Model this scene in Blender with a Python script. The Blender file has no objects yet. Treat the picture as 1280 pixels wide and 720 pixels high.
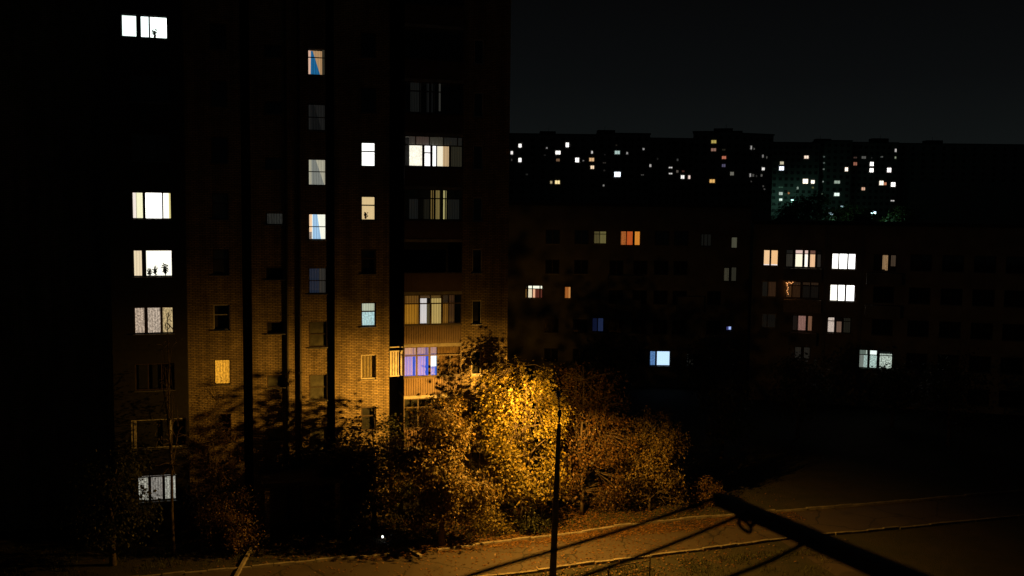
import bpy, bmesh, math, random
from mathutils import Vector, Matrix, noise
random.seed(7)
S = bpy.context.scene
COL = S.collection
# ------------------------------------------------------------------ camera
F_PX, PITCH, ROLL, H = 1200.0, 0.0815, 0.0116, 16.6
FW = Vector((0, math.cos(PITCH), -math.sin(PITCH)))
RT0 = Vector((1, 0, 0)); UP0 = RT0.cross(FW)
RT = RT0*math.cos(ROLL) + UP0*math.sin(ROLL)
UP = -RT0*math.sin(ROLL) + UP0*math.cos(ROLL)
cd = bpy.data.cameras.new('camera'); cam = bpy.data.objects.new('camera', cd); COL.objects.link(cam)
M = Matrix((RT, UP, -FW)).transposed().to_4x4(); M.translation = Vector((0, 0, H))
cam.matrix_world = M
cd.sensor_width = 36; cd.lens = F_PX*36/1280; cd.clip_start = 0.05; cd.clip_end = 6000
cd.dof.use_dof = True; cd.dof.focus_distance = 55; cd.dof.aperture_fstop = 3.7
S.camera = cam
# ------------------------------------------------------------------ night sky: faint city glow above the horizon
W = bpy.data.worlds.new("World"); S.world = W; W.use_nodes = True
nt = W.node_tree; nt.nodes.clear()
tc = nt.nodes.new('ShaderNodeTexCoord'); sp = nt.nodes.new('ShaderNodeSeparateXYZ')
rp = nt.nodes.new('ShaderNodeValToRGB'); bg = nt.nodes.new('ShaderNodeBackground'); ow = nt.nodes.new('ShaderNodeOutputWorld')
nt.links.new(tc.outputs['Generated'], sp.inputs[0]); nt.links.new(sp.outputs['Z'], rp.inputs[0])
e = rp.color_ramp.elements
e[0].position = 0.0; e[0].color = (.0070, .0090, .0086, 1)
e[1].position = 1.0; e[1].color = (.0012, .0012, .0014, 1)
for p_, c_ in ((.06, (.0060, .0075, .0075, 1)), (.13, (.0036, .0042, .0045, 1)), (.23, (.0019, .0020, .0022, 1))):
    k = e.new(p_); k.color = c_
nt.links.new(rp.outputs[0], bg.inputs[0]); bg.inputs[1].default_value = .85
nt.links.new(bg.outputs[0], ow.inputs[0])
S.view_settings.view_transform = 'Standard'; S.view_settings.look = 'None'
S.view_settings.exposure = 0; S.view_settings.gamma = 1
S.view_settings.use_curve_mapping = False
S.cycles.max_bounces = 6; S.cycles.diffuse_bounces = 3; S.cycles.transparent_max_bounces = 12
S.cycles.sample_clamp_indirect = 2.0; S.cycles.use_denoising = True
S.cycles.caustics_reflective = False; S.cycles.caustics_refractive = False
LAMP_POWER = 11000.0
LAMP_RED = (1, .455, .055)
# how the sodium lantern throws its light: by sine of the elevation, and the side it favours near the horizontal
LAMP_ELEV = ((-1, .6), (-.6, .6), (-.35, .95), (-.1, 1.55), (.06, 1.05), (.2, .24), (.33, .036), (.5, .014), (.7, 0))
LAMP_SIDE, LAMP_POW = -50, 11

# ------------------------------------------------------------------ helpers
def ray(px, py): return FW*F_PX + RT*(px-640) - UP*(py-360)
def lin(r, g=None, b=None):
    if g is None: r, g, b = r
    f = lambda v: (v/255/12.92 if v/255 <= .04045 else ((v/255+.055)/1.055)**2.4)
    return (f(r), f(g), f(b))
class Plane:
    """a facade: local x along it, y into the house, z up; origin on the ground"""
    def __init__(s, th, D):
        s.th, s.D = th, D; s.n = Vector((-math.sin(th), math.cos(th), 0)); s.t = Vector((math.cos(th), math.sin(th), 0))
        s.loc = s.n*D
    def at(s, px, py, y=0):
        d = ray(px, py); t = (s.D+y)/s.n.dot(d); X = d*t
        return X.dot(s.t), X.z+H
    def u(s, px, py=330, y=0): return s.at(px, py, y)[0]
    def z(s, px, py, y=0): return s.at(px, py, y)[1]
    def world(s, u, y, z=0): v = s.t*u + s.n*(s.D+y); return Vector((v.x, v.y, z))
def ground_at(px, py, z=0):
    d = ray(px, py); t = (z-H)/d.z; return Vector((d.x*t, d.y*t, z))
def at_depth(px, py, y):
    d = ray(px, py); t = y/d.y; return Vector((d.x*t, y, H+d.z*t))

MATS = {}
def mat(name, col=(.5, .5, .5), rough=.7, metal=0., noise_amt=.25, scale=6., emis=None, bump=0.):
    if name in MATS: return MATS[name]
    m = bpy.data.materials.new(name); m.use_nodes = True; n = m.node_tree; b = n.nodes['Principled BSDF']
    b.inputs['Roughness'].default_value = rough; b.inputs['Metallic'].default_value = metal
    b.inputs['Base Color'].default_value = (*col, 1)
    if noise_amt:
        tx = n.nodes.new('ShaderNodeTexCoord'); ns = n.nodes.new('ShaderNodeTexNoise')
        ns.inputs['Scale'].default_value = scale; ns.inputs['Detail'].default_value = 6
        n.links.new(tx.outputs['Object'], ns.inputs['Vector'])
        mr = n.nodes.new('ShaderNodeMapRange'); mr.inputs['From Min'].default_value = .3; mr.inputs['From Max'].default_value = .7
        mr.inputs['To Min'].default_value = 1-noise_amt; mr.inputs['To Max'].default_value = 1+noise_amt
        n.links.new(ns.outputs['Fac'], mr.inputs['Value'])
        mx = n.nodes.new('ShaderNodeMix'); mx.data_type = 'RGBA'; mx.blend_type = 'MULTIPLY'; mx.inputs[0].default_value = 1
        mx.inputs[6].default_value = (*col, 1); n.links.new(mr.outputs[0], mx.inputs[7]); n.links.new(mx.outputs[2], b.inputs['Base Color'])
        if bump:
            bp = n.nodes.new('ShaderNodeBump'); bp.inputs['Strength'].default_value = bump; bp.inputs['Distance'].default_value = .02
            n.links.new(ns.outputs['Fac'], bp.inputs['Height']); n.links.new(bp.outputs[0], b.inputs['Normal'])
    if emis:
        b.inputs['Emission Color'].default_value = (*emis[:3], 1); b.inputs['Emission Strength'].default_value = emis[3]
    MATS[name] = m; return m
def brick(name, c1, c2, mortar):
    if name in MATS: return MATS[name]
    m = bpy.data.materials.new(name); m.use_nodes = True; n = m.node_tree; b = n.nodes['Principled BSDF']
    b.inputs['Roughness'].default_value = .88
    tx = n.nodes.new('ShaderNodeTexCoord'); s = n.nodes.new('ShaderNodeSeparateXYZ'); c = n.nodes.new('ShaderNodeCombineXYZ')
    ad = n.nodes.new('ShaderNodeMath'); ad.operation = 'ADD'
    n.links.new(tx.outputs['Object'], s.inputs[0]); n.links.new(s.outputs['X'], ad.inputs[0]); n.links.new(s.outputs['Y'], ad.inputs[1])
    n.links.new(ad.outputs[0], c.inputs['X']); n.links.new(s.outputs['Z'], c.inputs['Y'])
    br = n.nodes.new('ShaderNodeTexBrick'); br.inputs['Scale'].default_value = 1
    br.inputs['Brick Width'].default_value = .26; br.inputs['Row Height'].default_value = .088
    br.inputs['Mortar Size'].default_value = .017; br.inputs['Mortar Smooth'].default_value = .2; br.inputs['Bias'].default_value = -.1
    br.inputs['Color1'].default_value = (*c1, 1); br.inputs['Color2'].default_value = (*c2, 1); br.inputs['Mortar'].default_value = (*mortar, 1)
    n.links.new(c.outputs[0], br.inputs['Vector'])
    ns = n.nodes.new('ShaderNodeTexNoise'); ns.inputs['Scale'].default_value = .9; ns.inputs['Detail'].default_value = 8; ns.inputs['Roughness'].default_value = .7
    n.links.new(tx.outputs['Object'], ns.inputs['Vector'])
    mr = n.nodes.new('ShaderNodeMapRange'); mr.inputs['From Min'].default_value = .3; mr.inputs['From Max'].default_value = .7
    mr.inputs['To Min'].default_value = .62; mr.inputs['To Max'].default_value = 1.15; n.links.new(ns.outputs['Fac'], mr.inputs['Value'])
    mx = n.nodes.new('ShaderNodeMix'); mx.data_type = 'RGBA'; mx.blend_type = 'MULTIPLY'; mx.inputs[0].default_value = 1
    n.links.new(br.outputs['Color'], mx.inputs[6]); n.links.new(mr.outputs[0], mx.inputs[7]); n.links.new(mx.outputs[2], b.inputs['Base Color'])
    mp = n.nodes.new('ShaderNodeMapping'); mp.inputs['Scale'].default_value = (2.2, 2.2, .14); n.links.new(tx.outputs['Object'], mp.inputs[0])
    n2 = n.nodes.new('ShaderNodeTexNoise'); n2.inputs['Scale'].default_value = 1; n2.inputs['Detail'].default_value = 6; n.links.new(mp.outputs[0], n2.inputs['Vector'])
    m2 = n.nodes.new('ShaderNodeMapRange'); m2.inputs['From Min'].default_value = .35; m2.inputs['From Max'].default_value = .6; m2.inputs['To Min'].default_value = .6; m2.inputs['To Max'].default_value = 1.08
    n.links.new(n2.outputs['Fac'], m2.inputs['Value']); x2 = n.nodes.new('ShaderNodeMix'); x2.data_type = 'RGBA'; x2.blend_type = 'MULTIPLY'; x2.inputs[0].default_value = 1
    n.links.new(mx.outputs[2], x2.inputs[6]); n.links.new(m2.outputs[0], x2.inputs[7]); n.links.new(x2.outputs[2], b.inputs['Base Color'])
    bp = n.nodes.new('ShaderNodeBump'); bp.inputs['Strength'].default_value = .7; bp.inputs['Distance'].default_value = .012; bp.invert = True
    n.links.new(br.outputs['Fac'], bp.inputs['Height']); n.links.new(bp.outputs[0], b.inputs['Normal'])
    MATS[name] = m; return m
def glow(rgb, k=1., folds=0., speckle=0.):
    """curtain or room behind the pane: room light and fold shade put into emission"""
    key = 'lit_%s_%g_%g_%g' % ('_'.join(str(int(v)) for v in rgb), k, folds, speckle)
    if key in MATS: return MATS[key]
    m = bpy.data.materials.new(key); m.use_nodes = True; n = m.node_tree; b = n.nodes['Principled BSDF']
    c = lin(rgb)
    b.inputs['Base Color'].default_value = (.25, .24, .22, 1); b.inputs['Roughness'].default_value = .9
    b.inputs['Emission Color'].default_value = (*c, 1); b.inputs['Emission Strength'].default_value = k
    val = None
    tx = n.nodes.new('ShaderNodeTexCoord')
    def mul(a, c2):
        if a is None: return c2
        x = n.nodes.new('ShaderNodeMath'); x.operation = 'MULTIPLY'; n.links.new(a, x.inputs[0]); n.links.new(c2, x.inputs[1]); return x.outputs[0]
    if folds:
        w = n.nodes.new('ShaderNodeTexWave'); w.bands_direction = 'X'; w.inputs['Scale'].default_value = 2.3
        w.inputs['Distortion'].default_value = 3.5; w.inputs['Detail'].default_value = 2; w.inputs['Detail Scale'].default_value = .6
        mp = n.nodes.new('ShaderNodeMapping'); mp.inputs['Scale'].default_value = (1, 1, .12)
        n.links.new(tx.outputs['Object'], mp.inputs[0]); n.links.new(mp.outputs[0], w.inputs['Vector'])
        r = n.nodes.new('ShaderNodeMapRange'); r.inputs['To Min'].default_value = k*(1-folds); r.inputs['To Max'].default_value = k*(1+folds*.4)
        n.links.new(w.outputs['Fac'], r.inputs['Value']); val = r.outputs[0]
    if speckle:
        ns = n.nodes.new('ShaderNodeTexNoise'); ns.inputs['Scale'].default_value = 13; ns.inputs['Detail'].default_value = 4
        n.links.new(tx.outputs['Object'], ns.inputs['Vector'])
        r = n.nodes.new('ShaderNodeMapRange'); r.inputs['From Min'].default_value = .38; r.inputs['From Max'].default_value = .62
        r.inputs['To Min'].default_value = (1-speckle)*(1 if val else k); r.inputs['To Max'].default_value = 1.2*(1 if val else k)
        n.links.new(ns.outputs['Fac'], r.inputs['Value']); val = mul(val, r.outputs[0])
    if val is not None: n.links.new(val, b.inputs['Emission Strength'])
    MATS[key] = m; return m
def glass():
    if 'pane_glass' in MATS: return MATS['pane_glass']
    m = bpy.data.materials.new('pane_glass'); m.use_nodes = True; n = m.node_tree; n.nodes.clear()
    o = n.nodes.new('ShaderNodeOutputMaterial'); t = n.nodes.new('ShaderNodeBsdfTransparent'); g = n.nodes.new('ShaderNodeBsdfGlossy')
    lw = n.nodes.new('ShaderNodeLayerWeight'); pw = n.nodes.new('ShaderNodeMath'); pw.operation = 'POWER'; pw.inputs[1].default_value = 5; n.links.new(lw.outputs['Facing'], pw.inputs[0]); fr = n.nodes.new('ShaderNodeMath'); fr.operation = 'MULTIPLY_ADD'; fr.inputs[1].default_value = .9; fr.inputs[2].default_value = .03; n.links.new(pw.outputs[0], fr.inputs[0]); mx = n.nodes.new('ShaderNodeMixShader')
    g.inputs['Roughness'].default_value = .03; t.inputs[0].default_value = (.93, .95, .94, 1)
    n.links.new(fr.outputs[0], mx.inputs[0]); n.links.new(t.outputs[0], mx.inputs[1]); n.links.new(g.outputs[0], mx.inputs[2]); n.links.new(mx.outputs[0], o.inputs[0])
    MATS['pane_glass'] = m; return m

class MB:
    def __init__(s): s.v = []; s.f = []
    def quad(s, a, b, c, d): i = len(s.v); s.v += [a, b, c, d]; s.f.append((i, i+1, i+2, i+3))
    def box(s, x0, x1, y0, y1, z0, z1):
        i = len(s.v)
        s.v += [(x, y, z) for x in (x0, x1) for y in (y0, y1) for z in (z0, z1)]
        s.f += [tuple(i+k for k in q) for q in ((0, 1, 3, 2), (4, 6, 7, 5), (0, 4, 5, 1), (2, 3, 7, 6), (0, 2, 6, 4), (1, 5, 7, 3))]
        return s
    def tube(s, pts, rad, n=8, cap=True):
        pts = [Vector(p) for p in pts]; rings = []
        if not hasattr(rad, '__len__'): rad = [rad]*len(pts)
        ref = None
        for k, p in enumerate(pts):
            d = (pts[min(k+1, len(pts)-1)] - pts[max(k-1, 0)])
            d = d.normalized() if d.length > 1e-9 else Vector((0, 0, 1))
            if ref is None: ref = Vector((1, 0, 0)) if abs(d.x) < .8 else Vector((0, 1, 0))
            a = (ref - d*ref.dot(d)).normalized(); b = d.cross(a); ref = a
            i = len(s.v)
            s.v += [tuple(p + (a*math.cos(2*math.pi*j/n) + b*math.sin(2*math.pi*j/n))*rad[k]) for j in range(n)]
            rings.append(i)
        for r0, r1 in zip(rings, rings[1:]):
            for j in range(n): s.f.append((r0+j, r0+(j+1) % n, r1+(j+1) % n, r1+j))
        if cap: s.f.append(tuple(rings[0]+j for j in reversed(range(n)))); s.f.append(tuple(rings[-1]+j for j in range(n)))
        return s
    def mesh(s, name, m=None):
        me = bpy.data.meshes.new(name); me.from_pydata([tuple(v) for v in s.v], [], s.f); me.update()
        if m: me.materials.append(m)
        return me
    def build(s, name, m, parent=None, loc=(0, 0, 0), smooth=False, bevel=0):
        me = s.mesh(name, m); o = bpy.data.objects.new(name, me); COL.objects.link(o); o.location = loc
        bm = bmesh.new(); bm.from_mesh(me); bmesh.ops.recalc_face_normals(bm, faces=bm.faces)
        bm.to_mesh(me); bm.free()
        if smooth:
            for p in me.polygons: p.use_smooth = True
        if parent: o.parent = parent
        if bevel:
            bv = o.modifiers.new('bevel', 'BEVEL'); bv.width = bevel; bv.segments = 2
        return o
def inst(name, me, parent, loc=(0, 0, 0)):
    o = bpy.data.objects.new(name, me); COL.objects.link(o); o.location = loc; o.parent = parent; return o
def tag(o, label=None, cat=None, group=None, kind=None):
    if label: o['label'] = label
    if cat: o['category'] = cat
    if group: o['group'] = group
    if kind: o['kind'] = kind
    return o
def thing(name, label, cat, loc=(0, 0, 0), rz=0, group=None):
    o = bpy.data.objects.new(name, None); COL.objects.link(o); o.location = loc; o.rotation_euler.z = rz
    return tag(o, label, cat, group)

BRICK = brick('sand_brick', (.50, .40, .24), (.30, .23, .13), (.10, .085, .06))
CONC = mat('concrete', (.30, .29, .27), .9, noise_amt=.3, scale=3, bump=.3)
DCONC = mat('dark_cladding_slot_shade', (.02, .02, .02), .7, noise_amt=.25, scale=4)
FRAME_D = mat('old_brown_frame', (.07, .05, .035), .55)
FRAME_W = mat('white_painted_frame', (.6, .58, .54), .5)
DIM = mat('unlit_curtain', (.16, .15, .13), .9, noise_amt=.35, scale=3)
DARK_BACK = mat('dark_backing', (.035, .035, .04), .9)  # dark colour stands in for an unlit room behind the glass
PIPE = mat('iron_pipe', (.03, .027, .025), .6)
METAL = mat('galvanised_metal', (.25, .25, .25), .5, .6)
TAR = mat('roof_tar', (.04, .04, .042), .9)
SHEET = mat('ribbed_sheet', (.15, .10, .065), .6, noise_amt=.2, scale=2)

def wall_mesh(mb, u0, u1, z0, z1, openings, y=0., depth=.32):
    """front face of a wall with real openings and reveals; openings = (u0,u1,z0,z1)"""
    us = sorted({u0, u1, *[v for o in openings for v in o[:2] if u0 < v < u1]})
    zs = sorted({z0, z1, *[v for o in openings for v in o[2:4] if z0 < v < z1]})
    for a, b in zip(us, us[1:]):
        run = None
        for c, d in zip(zs, zs[1:]):
            cu, cz = (a+b)/2, (c+d)/2
            if any(o[0] < cu < o[1] and o[2] < cz < o[3] for o in openings): continue
            mb.quad((a, y, c), (b, y, c), (b, y, d), (a, y, d))
    for (a, b, c, d) in openings:
        mb.quad((a, y, c), (a, y+depth, c), (a, y+depth, d), (a, y, d)); mb.quad((b, y, c), (b, y, d), (b, y+depth, d), (b, y+depth, c))
        mb.quad((a, y, c), (b, y, c), (b, y+depth, c), (a, y+depth, c)); mb.quad((a, y, d), (a, y+depth, d), (b, y+depth, d), (b, y, d))

FR_CACHE = {}
def frame_mesh(w, h, mull=(), trans=(), bar=.05, m=None, tr_from=None):
    """window frame at the origin; mullions and transoms as fractions; mullion may be (frac, width)"""
    key = (round(w, 3), round(h, 3), tuple(mull), tuple(trans), bar, m.name)
    if key in FR_CACHE: return FR_CACHE[key]
    mb = MB(); y0, y1 = 0, .07
    mb.box(0, bar, y0, y1, 0, h); mb.box(w-bar, w, y0, y1, 0, h); mb.box(bar, w-bar, y0, y1, 0, bar); mb.box(bar, w-bar, y0, y1, h-bar, h)
    for q in mull:
        q, bw = q if isinstance(q, tuple) else (q, bar)
        mb.box(w*q-bw/2, w*q+bw/2, y0+.004, y1-.004, bar, h-bar)
    for q in trans: mb.box(bar, w-bar, y0+.008, y1-.008, h*q-bar*.45, h*q+bar*.45)
    FR_CACHE[key] = mb.mesh('window', m); return FR_CACHE[key]
PANE_CACHE = {}
def pane_mesh(w, h):
    k = (round(w, 3), round(h, 3))
    if k not in PANE_CACHE: PANE_CACHE[k] = MB().box(.02, w-.02, .03, .038, .02, h-.02).mesh('pane', glass())
    return PANE_CACHE[k]
def cloth(parent, x0, x1, z0, z1, y, m, name='curtain', amp=.03, pitch=.17, slant=None):
    """a hanging cloth with real folds; slant=(x at top-left, x at top-right) narrows it like a drawn curtain"""
    mb = MB(); n = max(3, int((x1-x0)/pitch*5)); rows = 4
    a0, a1 = slant or (x0, x1); ph = random.random()*6
    for r in range(rows+1):
        q = r/rows
        for i in range(n+1):
            f = i/n; x = (x0+(x1-x0)*f)*(1-q) + (a0+(a1-a0)*f)*q
            mb.v.append((x, y+amp*math.sin((x1-x0)*f/pitch*2*math.pi+ph)*(1-.3*q), z0+(z1-z0)*q))
    for r in range(rows):
        for i in range(n): k = r*(n+1)+i; mb.f.append((k, k+1, k+n+2, k+n+1))
    return mb.build(name, m, parent, smooth=True)

def window(root, u, z, w, h, mull=(), trans=(), fm=None, y=.06, panels=None, back=None, sill=True, bar=.05, pane=True):
    """panels: (f0,f1,g0,g1,material[,slant]) cloths behind the pane in fractions of the opening"""
    fr = inst('window', frame_mesh(w, h, mull, trans, bar, fm or FRAME_D), root, (u, y, z))
    if pane: inst('pane', pane_mesh(w, h), fr)
    if sill:
        key = ('sill', round(w, 3))
        if key not in PANE_CACHE: PANE_CACHE[key] = MB().box(-.05, w+.05, -.19, -.004, -.045, -.005).mesh('sill', METAL)
        inst('sill', PANE_CACHE[key], fr)
    if back is not None:
        key = ('back', round(w, 3), round(h, 3), back.name)
        if key not in PANE_CACHE: PANE_CACHE[key] = MB().box(-.02, w+.02, *((.085, .10) if back is DIM else (.27, .30)), -.02, h+.02).mesh('backdrop', back)
        inst('window_backing', PANE_CACHE[key], fr)
    for p in panels or ():
        f0, f1, g0, g1, m = p[:5]; sl = p[5] if len(p) > 5 else None
        cloth(fr, f0*w, f1*w, g0*h, g1*h, .15 - (.06 if len(p) > 6 else 0), m, slant=(sl[0]*w, sl[1]*w) if sl else None)
    return fr

# ------------------------------------------------------------------ ground: flat yard, rising behind the second row of houses
def hgt(x, y):
    t = min(1, max(0, (y-115)/235)); return 14*t*t*(3-2*t)
P0 = Plane(0.2891, 50.54)
def ground_mat():
    m = bpy.data.materials.new('lawn_soil'); m.use_nodes = True; n = m.node_tree; b = n.nodes['Principled BSDF']; b.inputs['Roughness'].default_value = .95
    tx = n.nodes.new('ShaderNodeTexCoord'); a = n.nodes.new('ShaderNodeTexNoise'); a.inputs['Scale'].default_value = .7; a.inputs['Detail'].default_value = 10; a.inputs['Roughness'].default_value = .75
    n.links.new(tx.outputs['Object'], a.inputs['Vector'])
    r = n.nodes.new('ShaderNodeValToRGB'); r.color_ramp.elements[0].position = .36; r.color_ramp.elements[0].color = (.022, .026, .012, 1)
    r.color_ramp.elements[1].position = .66; r.color_ramp.elements[1].color = (.05, .04, .024, 1)
    n.links.new(a.outputs['Fac'], r.inputs[0]); n.links.new(r.outputs[0], b.inputs['Base Color'])
    c = n.nodes.new('ShaderNodeTexNoise'); c.inputs['Scale'].default_value = 14; c.inputs['Detail'].default_value = 6; n.links.new(tx.outputs['Object'], c.inputs['Vector'])
    bp = n.nodes.new('ShaderNodeBump'); bp.inputs['Strength'].default_value = .8; bp.inputs['Distance'].default_value = .08
    n.links.new(c.outputs['Fac'], bp.inputs['Height']); n.links.new(bp.outputs[0], b.inputs['Normal'])
    return m
mb = MB()
xs = [-3000, -800, -400, -250, -150, -100, -60, -30, 0, 30, 60, 100, 150, 250, 400, 800, 3000]
ys = [-200, 0, 30, 60, 90, 115, 135, 155, 175, 200, 225, 250, 275, 300, 325, 350, 500, 1000, 5000]
for yy in ys:
    for xx in xs: mb.v.append((xx, yy, hgt(xx, yy)))
for j in range(len(ys)-1):
    for i in range(len(xs)-1): k = j*len(xs)+i; mb.f.append((k, k+1, k+len(xs)+1, k+len(xs)))
tag(mb.build('ground', ground_mat(), smooth=True), kind='structure')

def asphalt():
    m = bpy.data.materials.new('worn_asphalt'); m.use_nodes = True; n = m.node_tree; b = n.nodes['Principled BSDF']; b.inputs['Roughness'].default_value = .75
    tx = n.nodes.new('ShaderNodeTexCoord'); a = n.nodes.new('ShaderNodeTexNoise'); a.inputs['Scale'].default_value = .55; a.inputs['Detail'].default_value = 9; a.inputs['Roughness'].default_value = .7
    n.links.new(tx.outputs['Object'], a.inputs['Vector'])
    r = n.nodes.new('ShaderNodeValToRGB'); r.color_ramp.elements[0].position = .3; r.color_ramp.elements[0].color = (.036, .03, .023, 1)
    r.color_ramp.elements[1].position = .7; r.color_ramp.elements[1].color = (.078, .06, .044, 1)
    k = r.color_ramp.elements.new(.42); k.color = (.064, .05, .037, 1)
    n.links.new(a.outputs['Fac'], r.inputs[0])
    v = n.nodes.new('ShaderNodeTexVoronoi'); v.feature = 'DISTANCE_TO_EDGE'; v.inputs['Scale'].default_value = .45
    w = n.nodes.new('ShaderNodeTexNoise'); w.inputs['Scale'].default_value = 1.6; n.links.new(tx.outputs['Object'], w.inputs['Vector'])
    ad = n.nodes.new('ShaderNodeMix'); ad.data_type = 'VECTOR'; ad.inputs[0].default_value = .35; n.links.new(tx.outputs['Object'], ad.inputs[4]); n.links.new(w.outputs['Color'], ad.inputs[5])
    n.links.new(ad.outputs[1], v.inputs['Vector'])
    l = n.nodes.new('ShaderNodeMath'); l.operation = 'LESS_THAN'; l.inputs[1].default_value = .012; n.links.new(v.outputs['Distance'], l.inputs[0])
    mx = n.nodes.new('ShaderNodeMix'); mx.data_type = 'RGBA'; n.links.new(l.outputs[0], mx.inputs[0]); n.links.new(r.outputs[0], mx.inputs[6]); mx.inputs[7].default_value = (.022, .019, .015, 1)
    pv = n.nodes.new('ShaderNodeTexVoronoi'); pv.inputs['Scale'].default_value = .3; pv.distance = 'CHEBYCHEV'; n.links.new(tx.outputs['Object'], pv.inputs['Vector'])
    pr = n.nodes.new('ShaderNodeMapRange'); pr.interpolation_type = 'STEPPED'; pr.inputs['Steps'].default_value = 3; pr.inputs['To Min'].default_value = .72; pr.inputs['To Max'].default_value = 1.15
    sx_ = n.nodes.new('ShaderNodeSeparateColor'); n.links.new(pv.outputs['Color'], sx_.inputs[0]); n.links.new(sx_.outputs[0], pr.inputs['Value'])
    px_ = n.nodes.new('ShaderNodeMix'); px_.data_type = 'RGBA'; px_.blend_type = 'MULTIPLY'; px_.inputs[0].default_value = .8
    n.links.new(mx.outputs[2], px_.inputs[6]); n.links.new(pr.outputs[0], px_.inputs[7]); n.links.new(px_.outputs[2], b.inputs['Base Color'])
    c = n.nodes.new('ShaderNodeTexNoise'); c.inputs['Scale'].default_value = 40; n.links.new(tx.outputs['Object'], c.inputs['Vector'])
    bp = n.nodes.new('ShaderNodeBump'); bp.inputs['Strength'].default_value = .5; bp.inputs['Distance'].default_value = .01
    n.links.new(c.outputs['Fac'], bp.inputs['Height']); n.links.new(bp.outputs[0], b.inputs['Normal'])
    return m
ASPH = asphalt(); KERB = mat('kerb_stone', (.22, .2, .17), .9, noise_amt=.4, scale=2.5, bump=.5)
# driveway parallel to the facade: v = distance in front of it (negative local y)
KV0, KV1 = -5.3, -9.4           # far kerb, near kerb
def lerps(tab):
    def f(u):
        if u <= tab[0][0]: return tab[0][1]
        for (a, b), (c, d) in zip(tab, tab[1:]):
            if u <= c: q = (u-a)/(c-a); q = q*q*(3-2*q); return b+(d-b)*q
        return tab[-1][1]
    return f
def strip(pts_a, pts_b, z):
    mb = MB()
    for a, b in zip(pts_a, pts_b): mb.v += [(a.x, a.y, z), (b.x, b.y, z)]
    for i in range(len(pts_a)-1): mb.f.append((2*i, 2*i+2, 2*i+3, 2*i+1))
    return mb
us = [-34+2*i for i in range(66)]
va = lerps([(-30, -6.3), (9.4, -5.98), (14, -5.6), (17, -5.4), (19.5, -4.95), (25, -4.75), (36, -5.0), (100, -5.2)]); vb = lerps([(-30, -10.4), (12, -9.75), (17, -9.4), (22, -9.1), (28, -8.7), (34, -8.8), (100, -8.8)])
rd = strip([P0.world(u, va(u)) for u in us], [P0.world(u, vb(u)) for u in us], .012).build('road', ASPH); tag(rd, kind='structure')
def kerb(name, fn, u0, u1, skip=()):
    mb = MB(); u = u0
    while u < u1:
        L = .95
        if not any(a < u < b for a, b in skip):
            a, b = P0.world(u, fn(u)), P0.world(u+L, fn(u+L)); d = (b-a).normalized(); q = Vector((-d.y, d.x, 0))
            j = random.uniform(-.025, .025); t = .13 + random.uniform(-.03, .02); tl = random.uniform(-.015, .015)
            p = [a+q*(.0+j), a+q*(.16+j), b+q*(.16+j+tl), b+q*(.0+j+tl)]
            i = len(mb.v); mb.v += [(v.x, v.y, -.1) for v in p] + [(v.x, v.y, t+(tl if k > 1 else 0)) for k, v in enumerate(p)]
            mb.f += [tuple(i+k for k in f) for f in ((4, 5, 6, 7), (0, 1, 5, 4), (1, 2, 6, 5), (2, 3, 7, 6), (3, 0, 4, 7))]
        u += L+.02
    o = mb.build(name, KERB, bevel=.015); tag(o, kind='structure'); return o
g0 = P0.u(0, 0)  # touch
uc = lambda px, py: (lambda w: (w.dot(P0.t), w.dot(P0.n)-P0.D))(ground_at(px, py))
ga, gb = uc(484, 694)[0], uc(528, 694)[0]
kerb('kerb', va, -34, 96, skip=((ga, gb),))
kerb('kerb', lambda u: vb(u)-.16, -34, 96)
# kerb return beside the side path, and the kerb of the path to the entrance
def kerb_line(pts):
    mb = MB()
    for a, b in zip(pts, pts[1:]):
        d = (b-a).normalized(); q = Vector((-d.y, d.x, 0))*.08; i = len(mb.v)
        p = [a-q, a+q, b+q, b-q]; mb.v += [(v.x, v.y, -.1) for v in p]+[(v.x, v.y, .14) for v in p]
        mb.f += [tuple(i+k for k in f) for f in ((4, 5, 6, 7), (0, 1, 5, 4), (1, 2, 6, 5), (2, 3, 7, 6), (3, 0, 4, 7))]
    tag(mb.build('kerb', KERB, bevel=.015), kind='structure')
kerb_line([ground_at(484, 695), ground_at(507, 687), ground_at(526, 697)])
kerb_line([ground_at(319, 680), ground_at(307, 700), ground_at(292, 728)])
pth = strip([ground_at(974, 675), ground_at(1048, 722), ground_at(1120, 775)], [ground_at(1008, 672), ground_at(1098, 722), ground_at(1180, 775)], .008).build('path', ASPH)
tag(pth, kind='structure')

# ------------------------------------------------------------------ the big brick house
root0 = thing('brick_apartment_building', 'tall brick apartment building, its lower wall lit orange by the street lamp', 'building', tuple(P0.loc), P0.th)
ZTOP = 29.6
zf = lambda k: 16.6-.666-2.8*k            # window sill of storey k (k=0 level with the camera)
uB = (P0.u(265, 260), P0.u(285.5, 260)); uC = (P0.u(385.5, 280), P0.u(408, 280)); uD = (P0.u(451, 260), P0.u(470, 260))
YA = -.8
uA = (P0.u(164.5, 260, YA), P0.u(214.5, 260, YA))
uX = (P0.u(332, 274), P0.u(354.5, 274)); uW = (P0.u(590, 388), P0.u(602, 388))
uBay0, uBay1 = P0.u(140, 400, YA), P0.u(235, 480, YA)
s1 = (P0.u(304, 450), P0.u(315.5, 450)); s4 = (P0.u(408.6, 420), P0.u(418.5, 420)); s5 = (P0.u(486.5, 420), P0.u(504.5, 420))
uE1 = P0.u(577.5, 300); uEnd = P0.u(635.5, 300)
uL, YL = -45.0, 2.4  # unseen left wing, set back so the bay shades it from the lamp
K = range(-3, 6)
opB = [(uB[0], uB[1], zf(k), zf(k)+1.30) for k in K]
opD = [(uD[0], uD[1], zf(k), zf(k)+1.30) for k in K]
zc = lambda j: 16.6-1.68-2.8*j
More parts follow.
